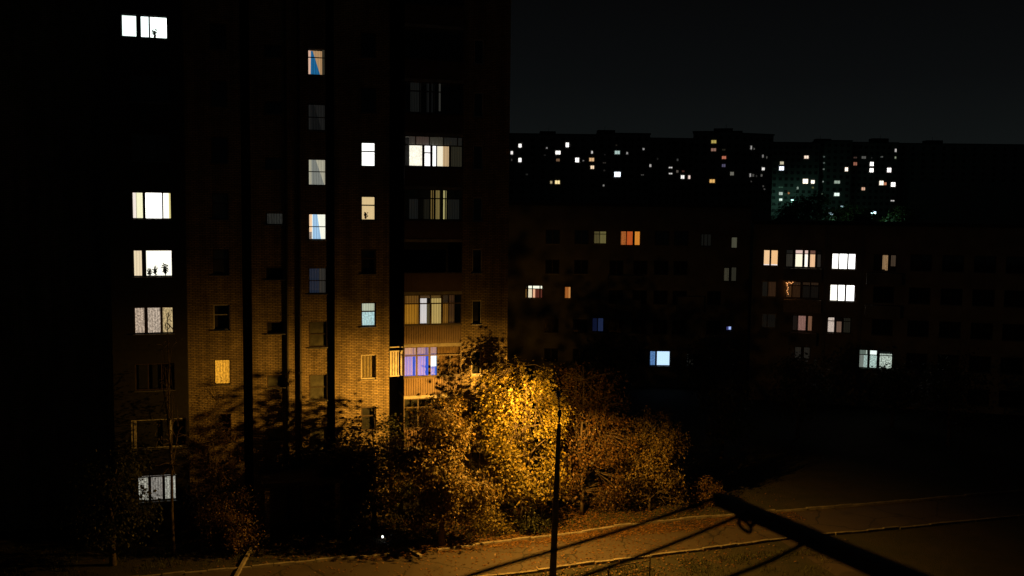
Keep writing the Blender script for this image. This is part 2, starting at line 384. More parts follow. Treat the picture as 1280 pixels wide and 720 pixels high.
opC = [(uC[0], uC[1], zc(j), zc(j)+1.36) for j in range(-3, 5)]
zx = P0.z(343, 281); opX = [(uX[0], uX[1], zx-2.8*j, zx-2.8*j+.62) for j in range(-3, 5)]
opW = [(uW[0], uW[1], zf(k), zf(k)+1.30) for k in K]
ext = [(-20.6, -19.2), (-27.5, -25.6), (-34.5, -33.2)]
opL = [(a-3.2, b-3.2, zf(k), zf(k)+1.30) for a, b in ext for k in K]
mb = MB()
wall_mesh(mb, uL, uBay0, 0, ZTOP, opL, y=YL)
mb.quad((uBay0, 0, 0), (uBay0, YL, 0), (uBay0, YL, ZTOP), (uBay0, 0, ZTOP))
wall_mesh(mb, uBay1, s1[0], 0, ZTOP, opB)
wall_mesh(mb, s1[1], s4[0], 0, ZTOP, opC+opX)
wall_mesh(mb, s4[1], s5[0], 0, ZTOP, opD)
wall_mesh(mb, uE1, uEnd, 0, ZTOP, opW)
mb.quad((uEnd, 0, 0), (uEnd, 13, 0), (uEnd, 13, ZTOP), (uEnd, 0, ZTOP))
mb.quad((uL, 13, 0), (uL, 13, ZTOP), (uEnd, 13, ZTOP), (uEnd, 13, 0)); mb.quad((uL, YL, 0), (uL, 13, 0), (uL, 13, ZTOP), (uL, YL, ZTOP))
mb.build('wall', BRICK, root0)
# deep slots between the wall sections
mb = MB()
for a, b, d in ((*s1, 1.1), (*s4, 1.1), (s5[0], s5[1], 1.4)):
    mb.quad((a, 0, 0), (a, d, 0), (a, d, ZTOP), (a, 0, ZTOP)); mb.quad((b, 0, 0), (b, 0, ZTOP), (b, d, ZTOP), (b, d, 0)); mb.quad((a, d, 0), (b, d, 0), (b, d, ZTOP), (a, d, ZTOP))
mb.build('wall_slot', DCONC, root0)  # near-black colour stands in for the shade inside the slots
rf = MB().box(uL-.2, uEnd+.2, -.25, 13.2, ZTOP+.002, ZTOP+.35).build('roof', TAR, root0)
for px in (357.3, 373.2):
    u = P0.u(px+1.8, 420); pp = MB().tube([(u, -.12, .3), (u, -.12, ZTOP)], .068, 8)
    o = pp.build('downpipe', PIPE, root0)
    q = MB()
    for z in range(2, 29, 3): q.box(u-.1, u+.1, -.2, .0, z, z+.05)
    q.build('pipe_bracket', PIPE, o)
# --- windows
def lit_panels(px_list, u0, w, py, m_list, y=0): return [((P0.u(a, py, y)-u0)/w, (P0.u(b, py, y)-u0)/w) for a, b in px_list]
wB, wC, wD, wX = uB[1]-uB[0], uC[1]-uC[0], uD[1]-uD[0], uX[1]-uX[0]
for k in K:
    if k == 3:
        window(root0, uB[0], zf(k), wB, 1.30, panels=[(.06, .94, .03, .97, glow((255, 172, 48), .95, .2, .45))], back=DARK_BACK, fm=FRAME_D)
    else:
        window(root0, uB[0], zf(k), wB, 1.30, trans=(.6,), back=DIM if k in (0, 1) else DARK_BACK, fm=FRAME_W if k == 2 else FRAME_D)
for k in K:
    kw = dict(trans=(.62,), back=DARK_BACK, bar=.07)
    if k == -1: window(root0, uD[0], zf(k), wD, 1.30, panels=[(.0, 1, 0, 1, glow((255, 252, 248), 1.9))], **kw)
    elif k == 0: window(root0, uD[0], zf(k), wD, 1.30, panels=[(.0, .93, 0, 1, glow((240, 205, 150), .95)), (.55, .93, .0, 1, glow((205, 165, 105), .9, .3), None, 1)][:1], **kw)
    elif k == 2: window(root0, uD[0], zf(k), wD, 1.30, panels=[(.0, 1, .64, 1, glow((200, 205, 180), .9, .2)), (.0, 1, 0, .62, glow((190, 225, 228), .95, 0, .35))], **kw)
    elif k == 3: window(root0, uD[0], zf(k), wD, 1.30, panels=[(.02, .98, .02, .98, mat('beige_blind', (.34, .28, .2), .9))], fm=FRAME_W, back=DARK_BACK)
    else: window(root0, uD[0], zf(k), wD, 1.30, **kw)
for j in range(-3, 5):
    z = zc(j)
    if j == -3:
        window(root0, uC[0], z, wC, 1.36, trans=(.66,), back=DARK_BACK, panels=[(.0, .2, .0, .92, glow((240, 190, 165), .9)), (.2, .82, 0, .92, glow((200, 155, 110), .85, .2)),
            (.18, .72, .0, .9, glow((30, 100, 150), 1., .3), (.2, .3), 1), (.82, 1, 0, 1, glow((48, 44, 34), 1.))])
    elif j == -2: window(root0, uC[0], z, wC, 1.36, trans=(.5,), back=DARK_BACK, panels=[(0, 1, 0, 1, glow((26, 25, 24), 1, .3)), (.2, .8, 0, 1, glow((16, 16, 16), 1, .3), (.2, .35), 1)])
    elif j == -1: window(root0, uC[0], z, wC, 1.36, trans=(.52,), back=DARK_BACK, panels=[(0, 1, 0, 1, glow((178, 170, 150), 1, .15)), (.2, .92, 0, 1, glow((128, 128, 122), 1, .2), (.2, .42), 1)])
    elif j == 0: window(root0, uC[0], z, wC, 1.36, trans=(.5,), back=DARK_BACK, panels=[(0, .22, .3, 1, glow((255, 205, 160), 1.1)), (0, .22, 0, .3, glow((165, 140, 125), 1, .0, .5)), (.22, 1, 0, 1, glow((252, 248, 232), 1.15)),
            (.24, .72, 0, 1, glow((170, 208, 245), 1, .25), (.25, .5), 1)])
    elif j == 1: window(root0, uC[0], z, wC, 1.36, trans=(.5,), back=DARK_BACK, panels=[(0, .6, 0, 1, glow((30, 36, 50), 1, .3)), (.6, 1, 0, 1, glow((48, 44, 40), 1, .3))])
    else: window(root0, uC[0], z, wC, 1.36, trans=(.5,), back=DIM)
for j in range(-3, 5):
    z = zx-2.8*j
    if j == 0: window(root0, uX[0], z, wX, .62, back=DARK_BACK, panels=[(.1, .95, .05, .95, glow((40, 39, 36), 1, .4, .4))])
    else: window(root0, uX[0], z, wX, .62, back=DIM if j == 3 else DARK_BACK, mull=(.78,) if j == 3 else ())
for k in K: window(root0, uW[0], zf(k), uW[1]-uW[0], 1.30, back=DARK_BACK, fm=FRAME_W)
for a, b, z, _ in opL: window(root0, a, z, b-a, 1.30, mull=(.5,) if b-a > 1.4 else (), trans=(.62,), back=DARK_BACK, y=YL+.12)

# --- left bay: stacked loggias clad in dark sheet
bay = [(uA[0], uA[1], zf(k), zf(k)+1.32) for k in K if k not in (-3, 4)]
a3 = (P0.u(151, 35, YA), P0.u(209.5, 35, YA), P0.z(190, 49, YA), P0.z(190, 19.5, YA)); bay.append(a3)
a4 = (P0.u(164, 540, YA), P0.u(233, 540, YA), P0.z(200, 560, YA), P0.z(200, 524, YA)); bay.append(a4)
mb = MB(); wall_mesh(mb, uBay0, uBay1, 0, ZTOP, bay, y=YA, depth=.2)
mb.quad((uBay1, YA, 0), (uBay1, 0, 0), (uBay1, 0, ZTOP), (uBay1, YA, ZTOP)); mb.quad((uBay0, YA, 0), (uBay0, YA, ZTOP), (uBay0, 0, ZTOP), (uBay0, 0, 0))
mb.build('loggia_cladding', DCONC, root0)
for k in K: MB().box(uBay0-.02, uBay1+.015, YA-.02, YA-.003, zf(k)-.95, zf(k)-.78).build('loggia_ledge', DCONC, root0)
wA = uA[1]-uA[0]
def A(px): return (P0.u(px, 300, YA)-uA[0])/wA
for k in K:
    if k in (-3, 4): continue
    kw = dict(y=YA+.08, back=DARK_BACK)
    if k == 0:
        window(root0, uA[0], zf(k), wA, 1.32, mull=((A(180.8), .13), (A(203.8), .06)), panels=[(0, A(170.5), 0, 1, glow((255, 236, 226), 1.1)), (A(171), A(180), 0, 1, glow((255, 246, 205), 1.15)), (A(181), A(203.5), 0, 1, glow((255, 250, 244), 3.2)), (A(204), A(211.5), 0, 1, glow((255, 246, 236), 1.6)), (A(211.5), 1, 0, 1, glow((240, 222, 150), 1.0))], **kw)
    elif k == 1:
        window(root0, uA[0], zf(k), wA, 1.32, mull=((A(179.3), .2),), panels=[(0, A(179), 0, .97, glow((255, 228, 190), 1.0, .18)), (A(179.5), 1, 0, 1, glow((255, 247, 232), 1.5))], **kw)
    elif k == 2:
        window(root0, uA[0], zf(k), wA, 1.32, mull=((A(180.5), .16), (A(200), .11)), panels=[(A(166.5), A(180), 0, .97, glow((226, 196, 172), .85, .2, .6)), (A(180.5), A(199), 0, 1, glow((214, 190, 170), .95, .25, .55)), (A(200), 1, 0, 1, glow((222, 190, 138), .9, .2, .5))], **kw)
    elif k == 5:
        window(root0, uA[0], zf(k)+.02, wA, 1.25, mull=((.31, .14), (.67, .13)), panels=[(0, .3, 0, 1, glow((178, 172, 158), .95, .3, .6)), (.32, .66, 0, 1, glow((150, 142, 134), .95, .3, .6)), (.68, 1, 0, 1, glow((178, 174, 162), 1, .3, .6))], **kw)
    else: window(root0, uA[0], zf(k), wA, 1.32, mull=(.33, .67), **kw)
w3 = a3[1]-a3[0]; f3 = lambda px: (P0.u(px, 35, YA)-a3[0])/w3
window(root0, a3[0], a3[2], w3, a3[3]-a3[2], mull=((f3(173), .21), (f3(186.5), .07)), trans=(.07,), y=YA+.08, back=DARK_BACK, panels=[(0, f3(172), 0, 1, glow((238, 252, 246), 1.7)), (f3(173), f3(186), 0, 1, glow((236, 248, 250), 2.2)), (f3(186), 1, 0, 1, glow((244, 255, 250), 2.6))])
window(root0, a4[0], a4[2], a4[1]-a4[0], a4[3]-a4[2], mull=((.07, .12), (.72, .1)), y=YA+.08, back=DARK_BACK, fm=FRAME_W)

# --- right stack of glazed balconies
YE = -.25
ue0, ue1 = P0.u(505, 390, YE), P0.u(577.8, 300, YE); wE = ue1-ue0
ztE = lambda k: 16.6+1.02-2.8*k
mb = MB()
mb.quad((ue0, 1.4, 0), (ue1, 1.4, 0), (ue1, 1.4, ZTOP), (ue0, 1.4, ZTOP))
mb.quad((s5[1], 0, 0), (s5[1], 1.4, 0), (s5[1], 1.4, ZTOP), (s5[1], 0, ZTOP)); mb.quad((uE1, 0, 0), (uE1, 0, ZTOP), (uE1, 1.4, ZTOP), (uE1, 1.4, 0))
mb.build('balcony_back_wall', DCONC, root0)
def fe(px, py=390): return (P0.u(px, py, YE)-ue0)/wE
def balcony(k, kind):
    zt = ztE(k); zb = zt-1.62; zfl = zb-1.02
    sl = MB().box(ue0, ue1, YE-.05, 1.38, zfl-.16, zfl).build('balcony', CONC, root0)
    mb = MB(); mb.box(ue0, ue1, YE, YE+.04, zfl+.002, zb-.06)
    n = int(wE/.13)
    for i in range(n+1):
        x = ue0+.02+(wE-.08)*i/n; mb.box(x, x+.05, YE-.03, YE-.002, zfl+.03, zb-.09)
    mb.build('parapet', SHEET, sl)
    MB().box(ue0-.02, ue1+.02, YE-.07, YE+.09, zb-.058, zb-.002).build('parapet_rail', FRAME_D, sl)
    if kind == 'open': return sl
    h = zt-zb; up = .70
    mb = MB(); b = .05
    mb.box(ue0, ue0+b, YE, YE+.06, zb, zt); mb.box(ue1-b, ue1, YE, YE+.06, zb, zt); mb.box(ue0+b, ue1-b, YE, YE+.06, zt-b, zt); mb.box(ue0+b, ue1-b, YE, YE+.06, zb, zb+b)
    zq = zb+h*up; mb.box(ue0+b, ue1-b, YE+.002, YE+.058, zq-.03, zq+.03)
    def low(px, w=.06): u = P0.u(px, 390, YE); mb.box(u-w/2, u+w/2, YE+.004, YE+.056, zb+b, zq-.03)
    def hi(px, w=.05): u = P0.u(px, 390, YE); mb.box(u-w/2, u+w/2, YE+.004, YE+.056, zq+.03, zt-b)
    P = []
    if kind == 'bright':
        for p in (528.5,): low(p, .13)
        low(538.5, .13); low(544.8, .06); low(561.3, .11)
        for p in (519, 536, 553.6, 570.6): hi(p)
        u = P0.u(529.5, 390, YE); u2 = P0.u(537.8, 390, YE); zz = P0.z(534, 191, YE); mb.box(u, u2, YE+.006, YE+.054, zz-.03, zz+.03)
        P = [(512, 528, 0, up, glow((255, 244, 226), 1.25, 0, .15)), (529, 538, 0, up, glow((255, 246, 248), 1.8)), (539, 545, 0, up, glow((255, 250, 250), 2.2)), (545, 553.5, 0, up, glow((255, 240, 214), 1.1)), (553.5, 561, 0, up, glow((205, 170, 128), 1., .2)), (562, 577, 0, up, glow((38, 35, 26), 1., .3)),
             (512, 519, up, 1, glow((52, 46, 42), 1)), (519, 536, up, 1, glow((64, 50, 44), 1, .2)), (536, 553.5, up, 1, glow((50, 46, 38), 1)), (553.5, 577, up, 1, glow((26, 25, 23), 1))]
    elif kind == 'slits':
        for p in (523, 540, 556): low(p); hi(p)
        P = [(512, 524, 0, up, glow((20, 20, 19), 1, .4)), (530, 537, 0, up, glow((22, 20, 14), 1, .4)), (539, 542.3, 0, .97, glow((120, 96, 50), 1, .2)), (545, 550, 0, .97, glow((120, 102, 58), 1, .3)), (554.5, 558, 0, .97, glow((195, 180, 120), 1, .2)), (560, 574, 0, up, glow((20, 20, 18), 1, .4))]
    elif kind == 'amber':
        for p in (524.2, 552.8): low(p, .1); hi(p, .1)
        low(538.3, .1); hi(538.3)
        P = [(506, 524, 0, up, glow((170, 112, 28), .8, .45)), (506, 524, up, 1, glow((110, 72, 26), .8, .45)), (525, 534.5, .03, .86, glow((222, 214, 214), 1, .1)), (534.5, 538.5, 0, up, glow((86, 76, 48), .8)), (525, 538, .87, 1, glow((70, 50, 30), .9)), (538.8, 552, 0, .86, glow((200, 168, 98), .85, .35)), (538.8, 552, .87, 1, glow((82, 58, 24), .9)), (553.5, 561, 0, up, glow((130, 84, 26), .7, .5)), (553.5, 561, up, 1, glow((40, 30, 22), .8)), (562, 569, 0, 1, glow((60, 36, 22), .8, .5))]
    elif kind == 'blue':
        low(521.3, .1); hi(521.3, .06); low(537.3, .13); hi(537.3, .1); low(548, .1); low(563, .05)
        P = [(506, 521, 0, up, glow((66, 98, 218), 1.05, .3)), (506, 521, up, 1, glow((190, 140, 140), .8, .15)), (522, 537, 0, up, glow((60, 98, 228), 1.05, .3)), (522, 537, up, 1, glow((140, 116, 165), .8, .2)), (538, 547, .3, up, glow((232, 242, 255), 1.5)), (538, 547, 0, .3, glow((80, 120, 230), 1., .1)), (538, 547, up, 1, glow((130, 106, 140), .8))]
        cm = mat('brown_net_curtain', (.16, .1, .06), .9)
        P += [(548, 577, 0, 1, cm)]
    elif kind == 'faint':
        for p in (524, 541, 558): low(p); hi(p)
        P = [(513, 526, 0, 1, glow((17, 17, 16), 1, .4)), (533, 536, 0, 1, glow((15, 15, 15), 1, .4)), (548.5, 550.5, .1, 1, glow((52, 50, 46), 1, .2)), (539, 543, 0, 1, glow((14, 14, 14), 1, .4))]
    else:
        for p in (523, 540, 556): low(p); hi(p)
    fr = mb.build('glazing_frame', FRAME_D, sl)
    MB().box(ue0+.02, ue1-.02, YE+.025, YE+.032, zb+.02, zt-.02).build('pane', glass(), sl)
    for a, c, g0_, g1_, m in P:
        ua, ub = P0.u(a, 390, YE), P0.u(c, 390, YE)
        o = cloth(sl, ua, ub, zb+h*g0_, zb+h*g1_, YE+.2+(.06 if g0_ > 0 else 0), m, amp=.02)
    return sl
for k, kd in ((-4, 'dark'), (-3, 'dark'), (-2, 'faint'), (-1, 'bright'), (0, 'slits'), (1, 'open'), (2, 'amber'), (3, 'blue'), (4, 'dark')):
    balcony(k, kd)
# slatted grille closing the slot beside the blue balcony
mb = MB(); g0_, g1_ = P0.z(495, 470), P0.z(495, 434); a, b = s5[0]+.03, s5[1]-.03
for q in (g0_, g1_-.22, g1_): mb.box(a, b, .02, .06, q-.03, q+.03)
for i in range(5):
    x = a+(b-a)*(i+.5)/5; mb.box(x-.05, x+.05, .065, .09, g0_+.03, g1_-.25)
mb.build('slatted_grille', FRAME_W, root0)

# ------------------------------------------------------------------ plants behind the panes
LEAF_D = mat('houseplant_leaf', (.03, .05, .02), .7)
POT = mat('clay_pot', (.18, .08, .05), .8)
def potted(P, px, py_base, y, hgt_, spread, label, n=14, group=None):
    u, z = P.at(px, py_base, y); w = P.world(u, y, z)
    t = thing('potted_plant', label, 'plant', tuple(w), P.th, group)
    MB().tube([(0, 0, 0), (0, 0, .13)], [.045, .065], 10).build('pot', POT, t)
    mb = MB()
    for i in range(n):
        a = random.random()*6.28; L = hgt_*random.uniform(.45, 1); s = spread*random.uniform(.3, 1)
        tip = Vector((math.cos(a)*s, math.sin(a)*s*.2, .12+L)); mb.tube([(0, 0, .12), tuple(tip*.6+Vector((0, 0, .05))), tuple(tip)], [.006, .005, .004], 4)
        for q in (.55, .75, .95):
            c = tip*q; d = Vector((random.uniform(-1, 1), random.uniform(-.3, .3), random.uniform(-.2, 1))).normalized()*.085; sd = d.cross(Vector((0, 1, 0))).normalized()*.032
            mb.quad(tuple(c), tuple(c+d*.5+sd), tuple(c+d), tuple(c+d*.5-sd))
    mb.build('foliage', LEAF_D, t)
potted(P0, 193.5, 48, YA+.16, .3, .14, 'bushy houseplant in the topmost white lit window of the brick house')
potted(P0, 187, 347.5, YA+.16, .35, .12, 'small houseplant beside the window bar below the brightest left window')
potted(P0, 194.5, 347.5, YA+.16, .48, .1, 'upright houseplant in the middle of the cream window sill')
potted(P0, 207, 347.5, YA+.16, .62, .15, 'tallest leafy houseplant at the right end of the cream window sill', 20)
potted(P0, 457, 273.5, .2, .2, .12, 'dark houseplant on the sill of the narrow cream window')

# ------------------------------------------------------------------ entrance canopy at the foot of the brick house
yc = -2.4
uc0, uc1 = P0.u(331, 640, yc), P0.u(425, 640, yc)
MB().box(uc0-.15, uc1+.15, yc-.2, -.003, 2.75, 2.95).build('entrance_canopy', TAR, root0)
for u in (uc0, uc1-.25): MB().box(u, u+.26, yc, yc+.26, 0, 2.748).build('entrance_pillar', BRICK, root0)

# ------------------------------------------------------------------ middle-distance five-storey houses
PLAST = mat('grey_panel', (.26, .24, .20), .9, noise_amt=.3, scale=.6, bump=.2)
def mid_house(P, name, label, px0, px1, pyref, ztop, z_tops, lit, cols, depth=11, win=(1.35, 1.35), wallm=PLAST, extra=None):
    r = thing(name, label, 'building', tuple(P.loc), P.th)
    u0, u1 = P.u(px0, pyref), P.u(px1, pyref)
    ops = []; specs = []
    for (a, b, t, bt, mull, trans, panels, fm) in lit:
        m_ = (a+b)/2; ua, ub = P.u(a, (t+bt)/2), P.u(b, (t+bt)/2); z0, z1 = P.z(m_, bt), P.z(m_, t)
        ops.append((ua, ub, z0, z1)); specs.append((mull, trans, panels, fm))
    for cx in cols:
        u = P.u(cx, pyref)
        for zt in z_tops:
            w, h = win; o = (u-w/2, u+w/2, zt-h, zt)
            if o[0] < u0+.3 or o[1] > u1-.3: continue
            if any(o[0] < q[1]+.25 and o[1] > q[0]-.25 and o[2] < q[3]+.2 and o[3] > q[2]-.2 for q in ops): continue
            ops.append(o); specs.append(((.5,), (), None, FRAME_D))
    mb = MB(); wall_mesh(mb, u0, u1, -.5, ztop, ops, depth=.3)
    mb.quad((u0, 0, -.5), (u0, 0, ztop), (u0, depth, ztop), (u0, depth, -.5)); mb.quad((u1, 0, -.5), (u1, depth, -.5), (u1, depth, ztop), (u1, 0, ztop)); mb.quad((u0, depth, -.5), (u0, depth, ztop), (u1, depth, ztop), (u1, depth, -.5))
    mb.build('wall', wallm, r)
    mb = MB().box(u0-.25, u1+.25, -.3, depth+.3, ztop+.002, ztop+.28)
    mb.build('roof', TAR, r)
    for (a, b, z0, z1), (mull, trans, panels, fm) in zip(ops, specs):
        window(r, a, z0, b-a, z1-z0, mull=mull, trans=trans, panels=panels, fm=fm, back=DARK_BACK, y=.1, bar=.07)
    return r
W_ = lambda a, b, px0, px1: None
def fr(px0, px1, *ps): return [(p-px0)/(px1-px0) for p in ps]
# left one
P1 = Plane(0.0, 90.0)
tops1 = [P1.z(780, 288)-2.8*i for i in range(5)]
L1 = []
def add1(a, b, t, bt, mull, trans, pan, fm=FRAME_D, L=L1):
    L.append((a, b, t, bt, tuple((q-a)/(b-a) if not isinstance(q, tuple) else ((q[0]-a)/(b-a), q[1]) for q in mull), trans, [((p[0]-a)/(b-a), (p[1]-a)/(b-a), p[2], p[3], p[4]) for p in pan], fm))
add1(742, 758.5, 288.5, 305, (749.5,), (.75,), [(742, 750, 0, 1, glow((84, 74, 44), 1, .5)), (750, 758.5, 0, 1, glow((108, 98, 58), 1, .4))])
add1(775.5, 800.8, 288.5, 307, ((783, .1), (792.3, .22)), (), [(775.5, 783, 0, 1, glow((200, 110, 52), .85, .5, .4)), (783, 791.5, 0, 1, glow((206, 92, 38), .9, .35)), (793, 801, 0, 1, glow((228, 140, 50), 1, .3))])
add1(656, 678.5, 356.5, 373, ((659.5, .15), (665.5, .1), (675, .1)), (.72,), [(656, 659, 0, .7, glow((96, 66, 30), 1)), (659.5, 678, .74, 1, glow((252, 248, 225), 1.3)), (659.5, 665, 0, .7, glow((240, 222, 190), 1.1, .2)), (666, 669, 0, .7, glow((255, 190, 150), 1)), (669, 678, 0, .72, glow((96, 46, 36), 1, .4))])
add1(705.5, 714, 358, 373.5, (), (), [(706, 711, 0, 1, glow((176, 100, 44), .95, .3)), (711, 713.5, 0, 1, glow((200, 132, 70), 1))])
add1(740, 755, 397, 415, (747,), (), [(740, 747, 0, 1, glow((14, 20, 44), 1, .3)), (748, 755, 0, 1, glow((30, 40, 70), 1, .4))])
add1(812, 838, 438.5, 457.5, ((820.3, .17),), (), [(812, 820, 0, 1, glow((96, 138, 196), 1, .2, .4)), (820.5, 838, 0, 1, glow((190, 220, 255), 1.4))])
add1(858, 882, 442, 458, (864, 872), (), [(858, 861, 0, 1, glow((32, 32, 30), 1)), (862, 867, 0, .5, glow((40, 38, 34), 1, .4))])
add1(876, 890, 292, 308, (880, 885), (), [(876, 890, 0, 1, glow((17, 17, 15), 1, .5))])
add1(914, 922.5, 296, 310.5, (), (), [(915, 922, 0, 1, glow((78, 76, 62), 1, .3))])
add1(904.5, 921.5, 333.5, 352, ((913, .25),), (), [(905, 912, 0, .9, glow((62, 58, 46), 1, .5, .5)), (914, 921.5, 0, 1, glow((44, 42, 34), 1, .3))])
add1(907.5, 915.5, 407.5, 413.5, (), (), [(908, 911.5, 0, 1, glow((60, 60, 110), 1)), (911.5, 914.5, .2, 1, glow((170, 190, 255), 1.1))])
R1 = mid_house(P1, 'panel_apartment_building', 'dim five-storey block with an orange window and a pale blue window behind the lit trees', 560, 936, 360, P1.z(780, 258), tops1, L1, [600, 626, 644, 690, 726, 770, 800, 826, 850, 870, 893, 926])
u0, z0 = P1.at(760, 359); u1, z1 = P1.at(802, 344)
for (a, b, t, bt) in ((760, 802, 344, 359), (770, 800, 374, 388), (845, 878, 370, 388)):
    ua, za = P1.at(a, bt); ub, zb = P1.at(b, t)
    o = MB().box(ua, ub, -.9, -.003, za, zb).build('balcony', PLAST, R1)
# right one
P2 = Plane(-0.26, 0); 
d_ = ray(1000, 330); d_ = d_*(83.5/d_.y); P2 = Plane(-0.26, d_.x*math.sin(.26)+d_.y*math.cos(.26))
tops2 = [P2.z(1053, 316)-2.8*i for i in range(5)]
L2 = []
def add2(*a, **k): add1(*a, L=L2, **k)
add2(954, 973, 312, 332.5, ((963, .16),), (), [(954, 962.7, .08, 1, glow((255, 205, 155), 1.05)), (963, 973, .1, 1, glow((255, 198, 140), 1.05)), (954, 973, 0, .1, glow((250, 235, 235), 1.2))])
add2(982, 1027, 312, 334.5, ((992.7, .25), (1004.6, .2), (1011.4, .2), (1020.5, .2)), (.76,), [(983, 992, 0, .74, glow((46, 42, 36), 1, .3)), (994, 1004, 0, .74, glow((255, 238, 212), 1.3)), (1005, 1011, 0, .74, glow((255, 240, 226), 1.5)), (1012, 1020.5, 0, .74, glow((255, 200, 155), 1.05, .15)), (1021, 1027, 0, .74, glow((42, 38, 34), 1)), (993.5, 1011, .78, 1, glow((236, 198, 188), 1)), (1011, 1020, .78, .95, glow((110, 74, 62), 1)), (983, 993, .78, 1, glow((24, 23, 21), 1))])
add2(1039.5, 1070.2, 316.5, 337, ((1048.7, .1), (1060, .12)), (), [(1039.5, 1048.5, 0, 1, glow((255, 248, 240), 2.2)), (1048.7, 1060, 0, 1, glow((255, 250, 246), 3.2)), (1060, 1070.2, 0, 1, glow((255, 248, 250), 2.4))])
add2(1037, 1069, 355.5, 377, ((1047.2, .1), (1057, .14)), (), [(1037, 1047, 0, 1, glow((255, 244, 232), 1.8)), (1047.5, 1057, 0, .96, glow((255, 250, 244), 2.6)), (1057, 1069, 0, 1, glow((255, 246, 246), 2.2))])
add2(952, 970.5, 351.5, 371.5, ((960, .1),), (), [(960, 970, .05, .95, glow((48, 30, 18), 1, .3)), (952, 959, 0, 1, glow((20, 18, 15), 1))], fm=FRAME_W)
add2(982, 1024, 352, 373, ((990, .1), (1002, .2), (1013, .1)), (.75,), [(982, 990, 0, 1, glow((58, 36, 20), 1, .4)), (991, 1001, 0, .8, glow((44, 26, 14), 1, .3)), (1003, 1024, 0, .76, glow((16, 13, 11), 1, .3)), (990, 1024, .8, 1, glow((44, 30, 20), 1, .3))])
add2(990, 1016, 394, 414, ((997, .1), (1008.5, .2)), (), [(990, 997, 0, 1, glow((24, 18, 16), 1)), (997, 1008, 0, 1, glow((150, 108, 98), .95, .4, .3)), (1009, 1016, 0, 1, glow((128, 88, 66), .95, .5))])
add2(1034, 1064, 396.5, 416.5, ((1044.3, .2), (1053.3, .18)), (.74,), [(1034.5, 1044, 0, 1, glow((212, 190, 178), 1, .1, .3)), (1044.5, 1053.5, 0, .75, glow((112, 86, 72), 1, .35)), (1054, 1064, 0, 1, glow((28, 26, 21), 1, .4))])
add2(952, 970, 392, 410, ((959, .1),), (), [(952, 970, 0, 1, glow((16, 14, 12), 1, .4))], fm=FRAME_W)
add2(993, 1013, 433, 449, ((1003, .2),), (), [(994, 1001, 0, .9, glow((34, 31, 27), 1, .5)), (1005, 1012, 0, .9, glow((34, 31, 27), 1, .5))])
add2(1092, 1121, 318, 339, ((1101, .3), (1112, .25)), (), [(1103, 1107, .1, 1, glow((146, 114, 82), 1, .3)), (1107, 1112, .0, 1, glow((180, 140, 100), .8, .5, .5)), (1114, 1120, .3, 1, glow((70, 56, 44), 1, .5))])
add2(1073.5, 1116, 437.5, 461, ((1086, .2), (1098, .25)), (.72,), [(1074, 1085, .7, 1, glow((100, 112, 104), 1, .2)), (1083, 1096, .72, 1, glow((236, 248, 242), 1.3)), (1074, 1080, 0, .7, glow((120, 126, 120), 1, .3)), (1080, 1086, 0, .7, glow((170, 190, 184), 1.1, .0, .6)), (1087, 1098, 0, .7, glow((190, 214, 206), 1.1, 0, .7)), (1098, 1116, 0, .8, glow((200, 212, 200), 1.15, 0, .85))])
R2 = mid_house(P2, 'yellow_panel_building', 'five-storey block at the edge of the yard with bright white three-pane windows', 941, 1330, 360, P2.z(1050, 281.5), tops2, L2, [1105, 1150, 1190, 1230, 1270, 1300], win=(1.7, 1.4), wallm=mat('ochre_panel', (.32, .27, .2), .9, noise_amt=.3, scale=.6, bump=.2))
for (a, b, t, bt) in ((979, 1026, 375, 389), (979, 1027, 336, 350), (985, 1020, 416, 430), (1082, 1126, 342, 355), (1080, 1124, 382, 396)):
    ua, za = P2.at(a, bt); ub, zb = P2.at(b, t)
    MB().box(ua, ub, -.8, -.003, za, zb).build('balcony', PLAST if t != 375 else mat('pale_balcony_sheet', (.5, .4, .3), .8), R2)
for cx in (941.5, 1031, 1076):
    ua = P2.u(cx, 360); MB().box(ua-.12, ua+.12, -.14, -.003, 0, P2.z(1050, 283)).build('pilaster', PLAST, R2)
# fairy lights on the dim balcony: a string of small bulbs
t = thing('fairy_lights', 'short string of tiny warm lights hung in the dim balcony window of the far block', 'string lights', tuple(P2.world(P2.u(983, 352), -.06, P2.z(983, 352))), P2.th)
mb = MB(); cb = MB(); pts = []
for i in range(13):
    px, py = (983+i*1.6, 353.5+.8*math.sin(i*2.1)) if i < 6 else (984.5+.8*math.sin(i*1.7), 355+(i-6)*2.1)
    u, z = P2.at(px, py); u -= P2.u(983, 352); z -= P2.z(983, 352); pts.append((u, 0, z))
    mb.box(u-.03, u+.03, -.03, .03, z-.03, z+.03)
mb.build('bulbs', glow((255, 170, 100), 2.0), t)
for a, b in zip(pts[:5], pts[1:6]): cb.tube([a, b], .006, 4)
for a, b in zip(pts[6:12], pts[7:13]): cb.tube([a, b], .006, 4)
cb.build('wire', PIPE, t)

